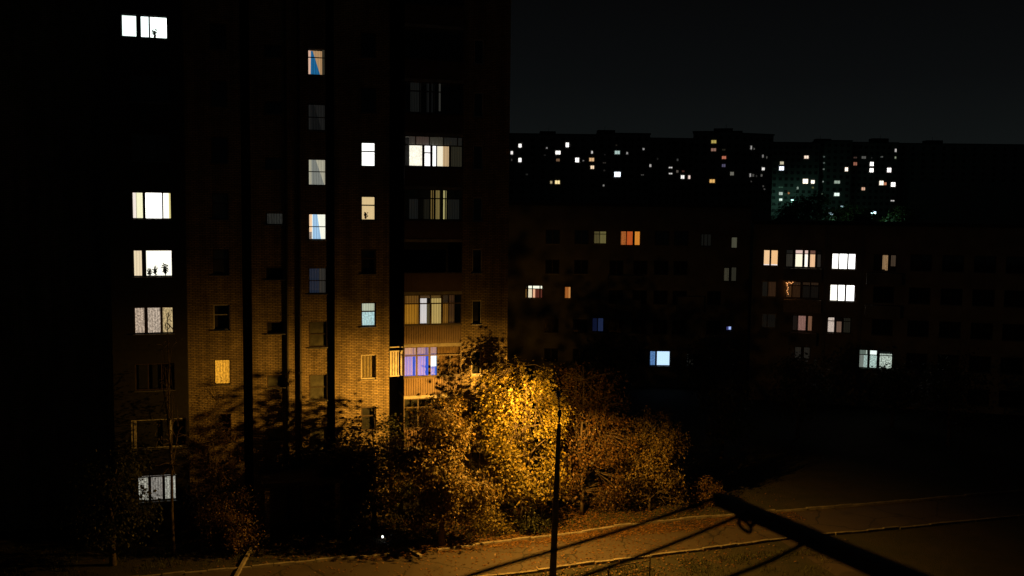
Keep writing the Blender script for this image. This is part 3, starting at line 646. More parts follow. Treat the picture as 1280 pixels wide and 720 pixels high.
# ------------------------------------------------------------------ far estate on the rise
FARW = mat('far_panel_wall', (.2, .2, .19), .9, noise_amt=.15, scale=.3)
FW_CACHE = {}
def far_window(root, u, z, w, h, m):
    w, h = round(w, 1), round(h, 1); key = (w, h, m.name)
    if key not in FW_CACHE:
        me = MB().box(0, w, -.06, .02, 0, h); i = len(me.f)
        b = .12
        for q in ((0, b, 0, h), (w-b, w, 0, h), (b, w-b, 0, b), (b, w-b, h-b, h), (w/2-.05, w/2+.05, b, h-b)): me.box(q[0], q[1], -.1, -.062, q[2], q[3])
        d = me.mesh('window', m); d.materials.append(FRAME_D)
        for p in d.polygons[i:]: p.material_index = 1
        FW_CACHE[key] = d
    return inst('window', FW_CACHE[key], root, (u, 0, z))
def far_house(label, depth_z, th, px0, px1, py_top, floors, px_ref, lit, ncol, boxes=(), base=13., side=10, vis=None, dark=True, pitch=2.8, name='distant_apartment_building', m=None):
    d = ray((px0+px1)/2, 200); d = d*(depth_z/d.y); P = Plane(th, -d.x*math.sin(th)+d.y*math.cos(th))
    r = thing(name, label, 'building', tuple(P.loc), P.th, 'distant blocks on the rise')
    u0, u1 = P.u(px0, 200), P.u(px1, 200); zt = P.z((px0+px1)/2, py_top)
    MB().box(u0, u1, 0, side, base-3, zt).build('wall', m or FARW, r)
    q = MB().box(u0-.3, u1+.3, -.3, side+.3, zt+.01, zt+.5).build('roof', TAR, r)
    for a, b, t in boxes:
        ua, ub = P.u(a, 200), P.u(b, 200); tt = P.z((a+b)/2, t); MB().box(ua, ub, 2, 7, zt+.52, tt).build('lift_housing', TAR, q)
        x = (ua+ub)/2+random.uniform(-1, 1); MB().tube([(x, 4, tt), (x, 4, tt+1.6)], .06, 5).build('antenna', PIPE, q)
    used = []
    for (cx, cy, w, h, rgb, k) in lit:
        u, z = P.at(cx, cy); s = depth_z/F_PX; ww, hh = max(.5, w*s*.92), max(.5, h*s*.9)
        used.append((u-ww/2, u+ww/2, z-hh/2, z+hh/2)); far_window(r, u-ww/2, z-hh/2, ww, hh, glow(rgb, k, .2 if k < 1 else 0))
    if dark:
        n = 0
        for i in range(floors):
            zz = zt-2.3-pitch*i
            for j in range(ncol):
                uu = u0+(u1-u0)*(j+.5)/ncol; a = (uu-.7, uu+.7, zz-.2, zz+1.2)
                if any(a[0] < b[1]+.2 and a[1] > b[0]-.2 and a[2] < b[3]+.2 and a[3] > b[2]-.2 for b in used): continue
                far_window(r, uu-.7, zz-.2, 1.4, 1.4, DARK_BACK)
    return r
w = (255, 250, 245); wm = (255, 222, 170); dm = (120, 118, 112)
far_house('long distant block beside the brick house, whose small white windows form a scattered row', 365, .02, 596, 747.5, 168.5, 9, 690, [
    (650, 182, 4.2, 5.5, w, 2.2), (639.8, 191, 3.6, 5, w, 1.2), (650, 200, 4.4, 6.2, w, 2.2), (639.5, 200, 2, 3.5, dm, .3), (683.5, 185, 2.4, 2.5, w, .45), (697.5, 190.7, 7.2, 5.6, w, 2), (697.5, 200, 5.5, 4.5, (110, 84, 62), 1), (709.2, 181.2, 4.8, 6.4, w, 2.6),
    (721.4, 200, 5.2, 6.6, w, 2.6), (729, 200.8, 2, 2.2, w, .3), (740, 190.3, 2.8, 4.4, w, .8), (739.5, 199.5, 7, 5.4, (255, 205, 150), .75), (740.3, 209, 5.2, 5.2, (255, 225, 190), 1.1), (689, 227.8, 3.2, 4.4, (250, 225, 170), .6), (696.8, 227.8, 7.2, 5.4, (255, 228, 165), 1.1), (658.5, 218, 3.4, 3, (34, 34, 32), 1), (681, 194, 3.5, 2.5, (28, 27, 26), 1)], 12, [(675, 694.5, 163.5)])
far_house('stepped distant block with one glaring blue-white window low on its face', 368, .03, 747.5, 812, 167.8, 9, 780, [
    (755.5, 203.5, 5, 2.6, (44, 40, 36), 1), (755.5, 213, 3, 3, (40, 38, 36), 1), (754.6, 231.8, 2.6, 3.2, (150, 150, 145), 1), (771.6, 190.6, 7.4, 5.4, (170, 195, 188), 1), (784, 191.5, 3, 3.6, (165, 162, 160), 1), (771.8, 218, 8.5, 7.2, (235, 245, 255), 3), (770.5, 181.5, 2.4, 3, (40, 36, 30), 1), (804.4, 186.2, 2.8, 3.4, (170, 168, 165), 1), (803, 218.6, 4.6, 1.8, (80, 78, 74), 1), (756, 193.5, 2.6, 2.4, (30, 28, 28), 1)], 7, [(747.8, 769, 162)])
far_house('low end block of the distant estate between the stepped block and the tower', 372, .03, 812, 868, 174, 9, 840, [
    (812.8, 207, 3, 4.4, w, .55), (838.3, 209.5, 5.4, 2.4, w, .7), (838.3, 217, 5.4, 2.4, w, .7), (846.6, 214.2, 3, 4, (100, 92, 84), 1), (853.3, 221.2, 5.4, 5.4, w, 1.2), (861.6, 221.4, 3.2, 5.4, (255, 225, 215), 1.2), (847, 199.8, 2.6, 3.6, (76, 76, 74), 1), (854, 214, 4, 3.4, (70, 40, 34), 1), (822, 198.5, 2.6, 4, (32, 31, 30), 1)], 6)
far_house('distant tower block with yellow and pink windows on its dark front', 340, -.22, 866, 926, 165.5, 9, 895, [
    (892.3, 177.2, 7.4, 5, (190, 170, 90), .9), (892, 187.2, 7.4, 4.6, (150, 112, 96), .9), (905, 197, 6.2, 4.6, (200, 118, 92), .9), (904.6, 207, 5.4, 4.6, (80, 76, 100), 1), (915, 217, 5.4, 5.6, (110, 108, 98), 1), (890.2, 226.3, 7.6, 5.6, (245, 190, 110), .9), (904.8, 187.2, 5, 3, (34, 32, 24), 1)], 6, [(891, 915, 159.8)], side=12)
far_house('distant block stepping back to the right of the tower, with thin white windows', 362, .35, 926, 966, 168.5, 9, 945, [
    (939, 184.5, 2.4, 5.4, w, .6), (942.6, 186, 2, 3, dm, .8), (953.6, 195, 2, 4.6, w, .55), (958.6, 196.8, 1.6, 3.6, dm, 1), (954, 211, 4.6, 4.6, w, 1.1), (937.8, 219, 2.4, 5, w, .6), (941.5, 219.2, 3.4, 4.4, dm, .5), (945.7, 220, 1.6, 3.4, dm, .4), (952, 219.3, 3, 4, dm, .8), (939.2, 226.8, 1.6, 2.2, dm, .8), (954, 232.8, 2, 2.4, dm, .7), (955.6, 236.4, 2, 2.2, dm, 1)], 5)
gw = (225, 245, 232)
far_house('farthest block, its lower storeys washed green by a street lamp', 430, .0, 965, 1024, 179, 12, 1000, [
    (977.4, 203.8, 5.6, 4.6, (235, 225, 190), .75), (977, 210.4, 6.8, 6, (232, 240, 255), 2.2), (1008, 196.4, 6.4, 4.6, (255, 228, 205), 1.1), (1006.8, 226.6, 7.4, 6.8, (255, 240, 215), 2.4), (1016, 227.4, 5.2, 5.2, (255, 246, 225), 1.8), (976, 242, 5.4, 4.6, gw, .6), (976, 249.5, 4.6, 3.8, gw, 1.2), (985.8, 241.4, 2.6, 3.2, (210, 130, 76), .8), (997, 235, 2.6, 4, (140, 160, 145), 1), (1016, 234.4, 3.4, 3.2, (84, 86, 50), 1), (976, 234, 7, 2.4, (40, 62, 50), 1)], 8, m=mat('far_pale_panel', (.2, .2, .19), .9))
far_house('farthest estate block with a vertical file of three pin-prick lights', 432, .0, 1024, 1064, 176.5, 12, 1045, [
    (1030, 195.8, 2.6, 2.6, (84, 96, 90), 1), (1030, 203.6, 2.6, 2.6, (84, 96, 90), 1), (1029.6, 211.4, 2.6, 2.6, (110, 120, 112), 1), (1029, 227, 1.8, 2, gw, .7), (1046.4, 227.6, 8.2, 4.6, (160, 176, 160), .9), (1046, 243, 7.6, 5, gw, 1.3), (1058, 211.6, 4.4, 6, (255, 236, 215), 1.8), (1027.5, 242.4, 2.4, 1.8, (90, 110, 90), 1)], 5, [(1022, 1040, 173)], m=MATS['far_pale_panel'])
far_house('farthest estate block with two round white windows one above the other', 434, .0, 1064, 1122, 179, 12, 1090, [
    (1069, 204.7, 5.4, 5, (160, 104, 84), .9), (1069, 197, 5, 2.8, (60, 46, 40), 1), (1079.8, 196.8, 6.4, 4, (84, 84, 80), 1), (1089.8, 205, 5.2, 5.8, w, 3), (1089.4, 212.8, 5.4, 5.8, w, 3), (1102.3, 196, 3.6, 2.6, (80, 84, 80), 1), (1111.4, 212.6, 5.6, 6.4, (255, 244, 242), 2.4), (1101.8, 228.6, 6, 6.6, (255, 244, 222), 1.6), (1106.6, 229.6, 3.6, 4.4, (230, 150, 110), .9), (1116.4, 230.6, 6.2, 6.6, w, 2), (1079, 236, 5, 4.6, (255, 205, 170), .75), (1115.6, 251, 5.4, 2, w, .6), (1119.6, 188, 2.6, 4.8, w, .7), (1119.4, 197, 2.2, 3.4, (200, 215, 180), .7), (1089.6, 197.4, 1.6, 2, (70, 70, 68), 1)], 8, [(1092, 1112, 172.5)], m=MATS['far_pale_panel'])
far_house('unlit farthest estate block beyond the last lit windows', 436, .0, 1122, 1300, 181, 6, 1200, [], 14, [(1160, 1180, 175)], m=MATS['far_pale_panel'])

# ------------------------------------------------------------------ trees
def leaf_mat(name, a, b, c):
    m = bpy.data.materials.new(name); m.use_nodes = True; n = m.node_tree; p = n.nodes['Principled BSDF']; out = n.nodes['Material Output']
    g = n.nodes.new('ShaderNodeNewGeometry'); r = n.nodes.new('ShaderNodeValToRGB'); el = r.color_ramp.elements
    el[0].color = (*a, 1); el[1].color = (*c, 1); k = el.new(.5); k.color = (*b, 1)
    n.links.new(g.outputs['Random Per Island'], r.inputs[0]); n.links.new(r.outputs[0], p.inputs['Base Color']); p.inputs['Roughness'].default_value = .5
    t = n.nodes.new('ShaderNodeBsdfTranslucent'); n.links.new(r.outputs[0], t.inputs[0]); mx = n.nodes.new('ShaderNodeMixShader'); mx.inputs[0].default_value = .3
    n.links.new(p.outputs[0], mx.inputs[1]); n.links.new(t.outputs[0], mx.inputs[2]); n.links.new(mx.outputs[0], out.inputs[0])
    return m
LEAF_Y = leaf_mat('yellowing_leaf', (.09, .085, .015), (.19, .155, .024), (.3, .22, .035))
LEAF_O = leaf_mat('russet_leaf', (.05, .04, .015), (.12, .07, .02), (.19, .1, .028))
LEAF_M = leaf_mat('olive_leaf', (.06, .05, .014), (.13, .098, .02), (.2, .125, .028))
LEAF_G = leaf_mat('green_leaf', (.03, .04, .012), (.05, .06, .018), (.08, .08, .02))
BARK = mat('bark', (.11, .085, .06), .95, noise_amt=.4, scale=8, bump=.6)
def leaf(mb, c, size, rnd, out=None):
    n = Vector((rnd.gauss(0, 1), rnd.gauss(0, 1), rnd.gauss(.3, 1)))
    if out is not None: n = n*.55 + out
    n.normalize(); d = n.cross(Vector((rnd.gauss(0, 1), rnd.gauss(0, 1), rnd.gauss(0, .6)))).normalized()
    if d.z > 0 and rnd.random() < .6: d = -d
    s = d.cross(n); L, w = size*rnd.uniform(.6, 1.4), size*rnd.uniform(.3, .5)
    i = len(mb.v); a = c; b = c+d*L*.5+s*w-n*w*.25; t = c+d*L; e_ = c+d*L*.5-s*w-n*w*.25
    mb.v += [a, b, t, e_]; mb.f += [(i, i+1, i+2), (i, i+2, i+3)]
def tree(label, base, lobes, nclus, nleaf, lm, seed, lsize=.15, trunk_r=.14, clus=.34, name='deciduous_tree', group=None, nlimb=9, gap=.0, top=None, lean=(0, 0), twig=.008, shoots=0, freq=.75):
    """lobes: ellipsoids (dx,dy,z,rx,ry,rz) that make up the crown volume round the trunk"""
    rnd = random.Random(seed); t = thing(name, label, 'tree', tuple(base), rnd.random()*.0, group)
    zt = top or max(l[2]+l[5]*.35 for l in lobes)
    wob = [(rnd.uniform(-.12, .12), rnd.uniform(-.12, .12)) for _ in range(6)]
    P = [Vector((lean[0]*q+wob[i][0]*q*2, lean[1]*q+wob[i][1]*q*2, zt*q-.15*(1-q))) for i, q in enumerate((0, .2, .4, .6, .8, 1))]
    mb = MB(); mb.tube(P, [trunk_r*(1.35 if i == 0 else 1-.82*i/5) for i in range(6)], 9)
    nodes = [(p, trunk_r*(1-.8*i/5)) for i, p in enumerate(P) if i > 0]
    tot = sum(l[3]*l[4]*l[5] for l in lobes)
    def sample(shell):
        x = rnd.random()*tot
        for l in lobes:
            x -= l[3]*l[4]*l[5]
            if x <= 0: break
        while True:
            v = Vector((rnd.uniform(-1, 1), rnd.uniform(-1, 1), rnd.uniform(-1, 1)))
            if v.length <= 1 and (v.length > shell or rnd.random() < .3): break
        return Vector((l[0]+v.x*l[3], l[1]+v.y*l[4], l[2]+v.z*l[5]))
    for _ in range(nlimb):
        e_ = sample(.4)*1.0; q = rnd.uniform(.3, .9); k = q*5; i = int(k); s = P[i].lerp(P[min(5, i+1)], k-i)
        e_ = s + (e_-s)*.8; md = s.lerp(e_, .5)+Vector((rnd.uniform(-.25, .25), rnd.uniform(-.25, .25), .25))
        r0 = trunk_r*(1-.8*q)*.6; pts = [s, s.lerp(md, .5)+Vector((0, 0, .08)), md, md.lerp(e_, .5)+Vector((0, 0, .05)), e_]
        mb.tube(pts, [r0, r0*.8, r0*.6, r0*.4, r0*.2], 6); nodes += [(p, r0*(.8-.15*i)) for i, p in enumerate(pts) if i]
    cr = MB(); off = Vector((seed*3.1, seed*1.7, 0)); made = 0; tries = 0
    while made < nclus and tries < nclus*6:
        tries += 1
        c = sample(.55)
        if noise.noise((c+off)*freq) < gap-.15: continue
        made += 1
        nb, nr = min(nodes, key=lambda a: (a[0]-c).length_squared); md = nb.lerp(c, .55)+Vector((rnd.uniform(-.1, .1), rnd.uniform(-.1, .1), rnd.uniform(0, .18)))
        mb.tube([nb, md, c], [min(nr*.5, .03), twig*1.6, twig], 4, cap=False)
        k = int(nleaf*rnd.uniform(.45, 1.5)); ax_ = Vector((c.x*.8, c.y*.9, (c.z-zt*.5)*.35)); out = ax_.normalized()*.9 + Vector((rnd.gauss(0, .35), rnd.gauss(0, .35), .45+rnd.gauss(0, .3)))
        for _ in range(k):
            leaf(cr, c+Vector((rnd.gauss(0, clus), rnd.gauss(0, clus), rnd.gauss(0, clus*.75))), lsize, rnd, out)
    for _ in range(shoots):
        q = rnd.uniform(.15, .6); k = q*5; i = int(k); s0 = P[i].lerp(P[min(5, i+1)], k-i); a = rnd.uniform(0, 6.28); sp_ = rnd.uniform(.25, 1.0)
        l = lobes[0]; e_ = Vector((l[0]+math.cos(a)*l[3]*1.15*sp_, l[1]+math.sin(a)*l[4]*1.1*sp_, s0.z+(zt*1.22-s0.z)*rnd.uniform(.5, 1.0)*(1.1-.45*sp_)))
        md = s0.lerp(e_, .5)+Vector((math.cos(a)*.25, math.sin(a)*.2, -.1)); mb.tube([s0, md, e_], [.022, .014, .005], 5)
        for j in range(int(70*rnd.uniform(.6, 1.3))):
            f = rnd.uniform(.3, 1.02); c = (s0.lerp(md, f*2) if f < .5 else md.lerp(e_, f*2-1)); w_ = .2*(1.15-f)+.05
            leaf(cr, c+Vector((rnd.gauss(0, w_), rnd.gauss(0, w_), rnd.gauss(0, w_))), lsize, rnd)
    mb.build('trunk', BARK, t, smooth=True)
    cr.build('crown', lm, t) if False else None
    me = cr.mesh('crown', lm); inst('crown', me, t)
    return t
def gp(px, v):       # ground point under picture column px at distance v in front of the facade
    d = ray(px, 640); k = (P0.D+v)/P0.n.dot(d); return Vector((d.x*k, d.y*k, 0))
tree('broad yellow-lit tree left of the lamp post, in front of the glazed balconies', gp(552, -5.4), [(-.2, 0, 4.2, 2.0, 1.4, 2.5), (-1.7, -.2, 2.7, 1.4, 1.2, 2.1), (-1.9, .1, 4.9, .8, .8, 1.3), (1.1, -.3, 2.8, 1.6, 1.5, 2.2), (.1, .1, 6.2, 1.2, 1.0, 1.4), (-1.1, 0, 6.2, .9, .8, 1.2), (-2.4, 0, 3.9, .8, .8, 1.6)], 400, 34, LEAF_M, 3, lsize=.15, gap=.13, clus=.25, freq=.6, shoots=22)
tree('tallest tree, glowing brightest gold just left of the lamp head', gp(652, -4.0), [(0, 0, 5.0, 1.9, 1.5, 2.6), (-1.0, .3, 7.1, 1.2, 1.1, 1.5), (.4, .4, 8.1, 1.2, 1.1, 1.5), (.5, -.3, 3.0, 1.6, 1.4, 2.0), (-1.3, 0, 5.6, 1.1, 1.0, 1.6), (1.3, .2, 6.0, 1.0, 1.0, 1.4)], 430, 34, LEAF_Y, 5, lsize=.15, trunk_r=.15, gap=.12, clus=.26, freq=.6, shoots=16)
tree('dull orange tree with its crown right behind the lamp post', gp(727, -2.6), [(0, .2, 4.2, 1.6, 1.4, 2.6), (1.1, .3, 6.4, 1.2, 1.1, 1.6), (-.3, .4, 7.0, 1.1, 1.1, 1.5), (1.2, -.1, 2.6, 1.3, 1.1, 1.8), (-.6, -.2, 2.2, 1.2, 1.0, 1.4), (1.9, 0, 4.6, .8, .8, 1.2)], 300, 28, LEAF_O, 8, lsize=.14, trunk_r=.10, gap=.1, clus=.26, freq=.7, shoots=22)
tree('small spiky tree at the right end of the lit group, above the kerb', gp(812, -2.8), [(.1, 0, 2.4, 1.7, 1.3, 2.2), (-.7, 0, 4.1, .9, .9, 1.3), (.5, 0, 4.3, .8, .8, 1.4), (1.2, -.1, 3.4, .7, .7, 1.1), (-1.2, -.2, 1.8, 1.2, 1, 1.6), (1.0, -.2, 1.3, 1.0, .9, 1.1)], 250, 26, LEAF_M, 11, lsize=.12, trunk_r=.07, clus=.24, nlimb=16, gap=.06, shoots=75, top=5.0)
tree('low dark tree beside the entrance canopy of the brick house', gp(468, -1.5), [(0, 0, 2.2, 1.5, 1.0, 1.9), (.2, 0, 4.6, 1.0, .8, 1.5), (-.9, 0, 3.2, .9, .8, 1.4)], 230, 26, LEAF_G, 17, lsize=.16, gap=.03)
tree('dark dense tree between the entrance canopy and the golden trees', gp(425, -1.7), [(0, 0, 1.9, 1.5, 1.1, 1.7), (.3, 0, 3.4, 1.1, .9, 1.1)], 190, 28, LEAF_G, 18, lsize=.16, gap=.0)
tree('thin brown twiggy tree before the left part of the lit brick wall', gp(268, -2.6), [(0, 0, 4.0, 1.35, 1.1, 2.8), (-.1, 0, 6.7, 1.0, .8, 1.7), (.5, -.2, 2.0, 1.8, 1.2, 1.5)], 420, 11, LEAF_O, 20, lsize=.085, trunk_r=.055, clus=.2, nlimb=22, gap=-.05, twig=.006)
tree('slender bare-branched tree crossing the windows of the dark left bay', gp(216, -3.4), [(-.1, 0, 9.4, .8, .7, 2.4), (0, 0, 5.4, 1.0, .8, 2.0)], 70, 3, LEAF_G, 23, lsize=.09, trunk_r=.085, clus=.25, nlimb=20, top=11.2, twig=.014)
tree('dark bushy tree before the lowest left windows', gp(140, -3.9), [(0, 0, 2.6, 2.0, 1.4, 1.7), (.4, 0, 4.2, 1.3, 1, 1.3)], 120, 24, LEAF_G, 26, lsize=.16)
# undergrowth at the feet of the lit trees
def shrub(label, px, v, r_, h_, lm, seed, n=90):
    tree(label, gp(px, v), [(0, 0, h_*.5, r_, r_*.8, h_*.55), (r_*.5, 0, h_*.4, r_*.7, r_*.6, h_*.45)], n, 20, lm, seed, lsize=.10, trunk_r=.03, clus=.2, nlimb=12, name='shrub', gap=-.05, twig=.005)
shrub('dim bush at the foot of the broad yellow tree', 520, -4.2, 1.2, 1.7, LEAF_G, 31)
shrub('low bush between the two golden trees', 612, -4.3, 1.1, 1.5, LEAF_Y, 32)
shrub('bush growing at the foot of the lamp-lit golden tree, by the kerb', 662, -4.6, .8, 1.2, LEAF_G, 33)
shrub('bush under the dull orange tree, behind the leaf-strewn verge', 760, -2.0, 1.1, 1.3, LEAF_O, 34)
shrub('little bush right of the spiky tree, at the edge of the light', 880, -2.6, .9, 1.5, LEAF_O, 35)
shrub('brown bush beneath the twiggy tree at the left', 285, -3.6, 1.3, 2.3, LEAF_O, 36, 130)
# shaded yard trees beyond the building's corner, and the one in front of the greenish window
for i, (px, y, hh, rr, lb) in enumerate(((1118, 74, 5.2, 1.6, 'leafy tree in front of the greenish ground-floor window of the white-lit block'), (905, 64, 5.0, 1.7, 'dark tree standing beyond the right end of the lit trees'), (1000, 70, 6.2, 2.2, 'dark round tree below the fairy-light balcony'), (880, 80, 6.0, 2.2, 'dark tree below the pale blue window of the dim block'), (760, 76, 6.5, 2.3, 'dark tree behind the orange tree by the lamp'), (1190, 68, 6.5, 2.4, 'dark tree at the far right of the yard'))):
    d = ray(px, 470); d = d*(y/d.y)
    tree(lb, Vector((d.x, d.y, 0)), [(0, 0, hh*.6, rr, rr, hh*.38), (rr*.4, 0, hh*.8, rr*.7, rr*.7, hh*.25)], 110, 22, LEAF_G, 40+i, lsize=.2, clus=.4)
# tree silhouettes on the rise in front of the farthest blocks
for i, (px, py, y, r_, lb) in enumerate(((1010, 239, 230, 5.2, 'broad dark tree outlined against the green-washed far block'), (1058, 252, 236, 4.2, 'dark treetop above the roof, between the two far street lamps'), (1128, 257, 230, 4.5, 'dark treetop right of the far green street lamp'), (985, 255, 222, 3.2, 'small dark tree on the roofline left of the broad far tree'), (1080, 262, 215, 2.6, 'low dark bush-like tree just left of the far green lamp'))):
    p = at_depth(px, py, y); zb = hgt(p.x, y); hh = p.z-zb
    tree(lb, Vector((p.x, y, zb)), [(0, 0, hh*.55, r_, r_*.8, hh*.40), (r_*.3, 0, hh*.78, r_*.6, r_*.6, hh*.22), (-r_*.4, 0, hh*.66, r_*.6, r_*.6, hh*.25)], 150, 22, LEAF_G, 60+i, lsize=.55, clus=.75, trunk_r=.3, twig=.03)

# ------------------------------------------------------------------ lawn: grass and fallen leaves
rnd = random.Random(5)
mb = MB()
def blade(mb, x, y, h):
    a = rnd.random()*6.28; w = .016; dx, dy = math.cos(a)*w, math.sin(a)*w; lx, ly = rnd.gauss(0, .35)*h, rnd.gauss(0, .35)*h; i = len(mb.v)
    mb.v += [(x-dx, y-dy, 0), (x+dx, y+dy, 0), (x+lx, y+ly, h)]; mb.f.append((i, i+1, i+2))
for _ in range(26000):
    if rnd.random() < .55: u, v = rnd.uniform(-12, 26), rnd.uniform(va(0)+1.0, -.4)
    else: u, v = rnd.uniform(-2, 30), vb(0)-.3-abs(rnd.gauss(0, 1.6))-.012*0
    if vb(u)-.25 < v < va(u)+.2: continue
    p = P0.world(u, v)
    if noise.noise(Vector((p.x*.6, p.y*.6, 3))) < -.08: continue
    blade(mb, p.x, p.y, rnd.uniform(.06, .2))
tag(mb.build('grass', mat('grass_blade', (.06, .07, .022), .8, noise_amt=.3)), 'short patchy grass on both verges of the driveway', 'grass', kind='stuff')
mb = MB()
for _ in range(15000):
    u = rnd.gauss(17.5, 4.5) if rnd.random() < .7 else rnd.gauss(9, 6); v = rnd.uniform(KV0-.7, -.5) if rnd.random() < .8 else rnd.uniform(KV1-2.5, KV0)
    if rnd.random() < .22: v = va(u)-.05-abs(rnd.gauss(0, .22)); u = rnd.uniform(6, 30)
    if u < -10 or u > 32: continue
    c = P0.world(u, v); s = rnd.uniform(.04, .08); a = rnd.random()*6.28
    zz = .02 if vb(u) < v < va(u) else .05
    d1 = Vector((math.cos(a), math.sin(a), rnd.uniform(-.3, .5)))*s; d2 = Vector((-math.sin(a), math.cos(a), rnd.uniform(-.3, .5)))*s*.6; c.z = zz+.02
    mb.quad(tuple(c-d1), tuple(c+d2), tuple(c+d1), tuple(c-d2))
tag(mb.build('fallen_leaves', leaf_mat('fallen_leaf', (.12, .06, .02), (.2, .1, .03), (.28, .17, .06))), 'fallen autumn leaves scattered under the lit trees', 'leaves', kind='stuff')

# ------------------------------------------------------------------ street lamp
base = ground_at(690.5, 727); zl = at_depth(699.5, 515, base.y+.05); top = Vector((zl.x, zl.y, zl.z))
lamp = thing('street_lamp', 'street lamp on a tapering concrete post, its hooded head turned away toward the lit trees', 'street lamp', tuple(base))
tp = top-base
CPOLE = mat('pole_concrete', (.12, .11, .1), .9, noise_amt=.3, scale=5, bump=.3)
MB().tube([(0, 0, -.2), tuple(tp*.5), tuple(tp*.93)], [.165, .125, .09], 10).build('post', CPOLE, lamp)
MB().tube([tuple(tp*.925), tuple(tp), tuple(tp+Vector((.05, 2.2, .22)))], [.04, .04, .035], 8).build('bracket', PIPE, lamp, smooth=True)
MB().tube([tuple(tp*.99-Vector((0, .02, .12))), tuple(tp+Vector((0, 0, .1)))], [.09, .09], 10).build('collar', PIPE, lamp)
# head: a boxy hood that rises away from the post
hd = Vector((.0, 1.0, .14)).normalized(); sd = Vector((1, -.03, 0)).normalized(); nu = sd.cross(hd)
def loft(secs, mb):
    ids = []
    for (q, wd, up_, dn) in secs:
        c = tp+Vector((.05, 2.1, .2))+hd*q; i = len(mb.v)
        mb.v += [tuple(c+sd*wd*a+nu*b) for a, b in ((-1, -dn), (-1, up_*.5), (-.6, up_), (.6, up_), (1, up_*.5), (1, -dn))]; ids.append(i)
    for a, b in zip(ids, ids[1:]):
        for j in range(6): mb.f.append((a+j, a+(j+1) % 6, b+(j+1) % 6, b+j))
    mb.f.append(tuple(ids[0]+j for j in range(6))); mb.f.append(tuple(ids[-1]+j for j in reversed(range(6))))
    return mb
loft([(0, .07, .06, .05), (.2, .11, .09, .06), (.75, .13, .11, .06), (1.0, .08, .06, .05)], MB()).build('lamp_hood', METAL, lamp)
mb = MB(); c0 = tp+Vector((.05, 2.1, .2))+hd*.36-nu*.075; c1 = c0+hd*.48
mb.tube([tuple(c0), tuple(c0.lerp(c1, .2)), tuple(c0.lerp(c1, .8)), tuple(c1)], [.03, .075, .075, .03], 10)
mb.build('lamp_bulb', mat('sodium_lens', (.9, .6, .2), .3, emis=(1, .55, .12, 6.), noise_amt=0), lamp)
ld = bpy.data.lights.new('sodium_light', 'POINT'); ld.energy = LAMP_POWER; ld.color = LAMP_RED; ld.shadow_soft_size = .06
ld.use_nodes = True; n = ld.node_tree; em = n.nodes['Emission']
def M_(op, a, b=None):
    x = n.nodes.new('ShaderNodeMath'); x.operation = op
    for k, v in enumerate((a, b)):
        if v is None: continue
        if isinstance(v, (int, float)): x.inputs[k].default_value = v
        else: n.links.new(v, x.inputs[k])
    return x.outputs[0]
tx = n.nodes.new('ShaderNodeTexCoord'); sp = n.nodes.new('ShaderNodeSeparateXYZ'); n.links.new(tx.outputs['Normal'], sp.inputs[0])
X, Y, Z = sp.outputs
cr = n.nodes.new('ShaderNodeValToRGB'); el = cr.color_ramp.elements
for k, (p, v) in enumerate(LAMP_ELEV):
    e_ = el[k] if k < 2 else el.new((p+1)/2); e_.position = (p+1)/2; e_.color = (v, v, v, 1)
n.links.new(M_('MULTIPLY', M_('ADD', Z, 1), .5), cr.inputs[0])
hl = M_('SQRT', M_('ADD', M_('ADD', M_('MULTIPLY', X, X), M_('MULTIPLY', Y, Y)), 1e-6))
sa = math.radians(LAMP_SIDE)
dt = M_('DIVIDE', M_('ADD', M_('MULTIPLY', X, math.sin(sa)), M_('MULTIPLY', Y, math.cos(sa))), hl)
az = M_('ADD', M_('POWER', M_('MULTIPLY', M_('ADD', dt, 1), .5), LAMP_POW), .03)
mr = n.nodes.new('ShaderNodeMapRange'); mr.inputs['From Min'].default_value = -.46; mr.inputs['From Max'].default_value = -.26; n.links.new(Z, mr.inputs['Value'])
mxx = n.nodes.new('ShaderNodeMix'); mxx.inputs[2].default_value = 1; n.links.new(mr.outputs[0], mxx.inputs[0]); n.links.new(az, mxx.inputs[3])
n.links.new(M_('MULTIPLY', mxx.outputs[0], cr.outputs[0]), em.inputs['Strength'])
lo = bpy.data.objects.new('sodium_light', ld); COL.objects.link(lo); lo.parent = lamp
lo.location = c0.lerp(c1, .5)-nu*.16

# two mercury lamps far off on the rise
def far_lamp(px, py, y, label, power, k):
    p = at_depth(px, py, y); zb = hgt(p.x, y); hh = p.z-zb
    t = thing('street_lamp', label, 'street lamp', (p.x, y, zb), 0, 'far mercury street lamps')
    MB().tube([(0, .3, 0), (0, .3, hh+.3)], [.12, .07], 8).build('post', PIPE, t)
    MB().tube([(0, .3, hh+.3), (0, .1, hh+.55), (0, -.5, hh+.45)], .05, 6).build('bracket', PIPE, t)
    MB().box(-.25, .25, -.9, -.3, hh+.3, hh+.48).build('lamp_hood', METAL, t)
    MB().tube([(0, -.6, hh-.25), (0, -.6, hh), (0, -.6, hh+.28)], [.35, .7, .5], 10).build('lamp_bulb', glow((205, 240, 255), k), t)
    l = bpy.data.lights.new('mercury_light', 'POINT'); l.energy = power; l.color = (.35, 1, .72); l.shadow_soft_size = .4
    o = bpy.data.objects.new('mercury_light', l); COL.objects.link(o); o.parent = t; o.location = (0, -.8, hh-.7)
far_lamp(1091, 266, 228, 'bluish far street lamp glowing green among treetops above the white-lit block', 500, 3)
far_lamp(1037.6, 267.5, 240, 'tiny white far street lamp between dark treetops', 60, 1.5)
far_lamp(990, 250, 419, 'far street lamp close to the farthest block, turning its lower wall green', 800, 1.2)
far_lamp(1052, 258, 419, 'far street lamp half hidden by the treetop between the estate blocks', 60, .6)

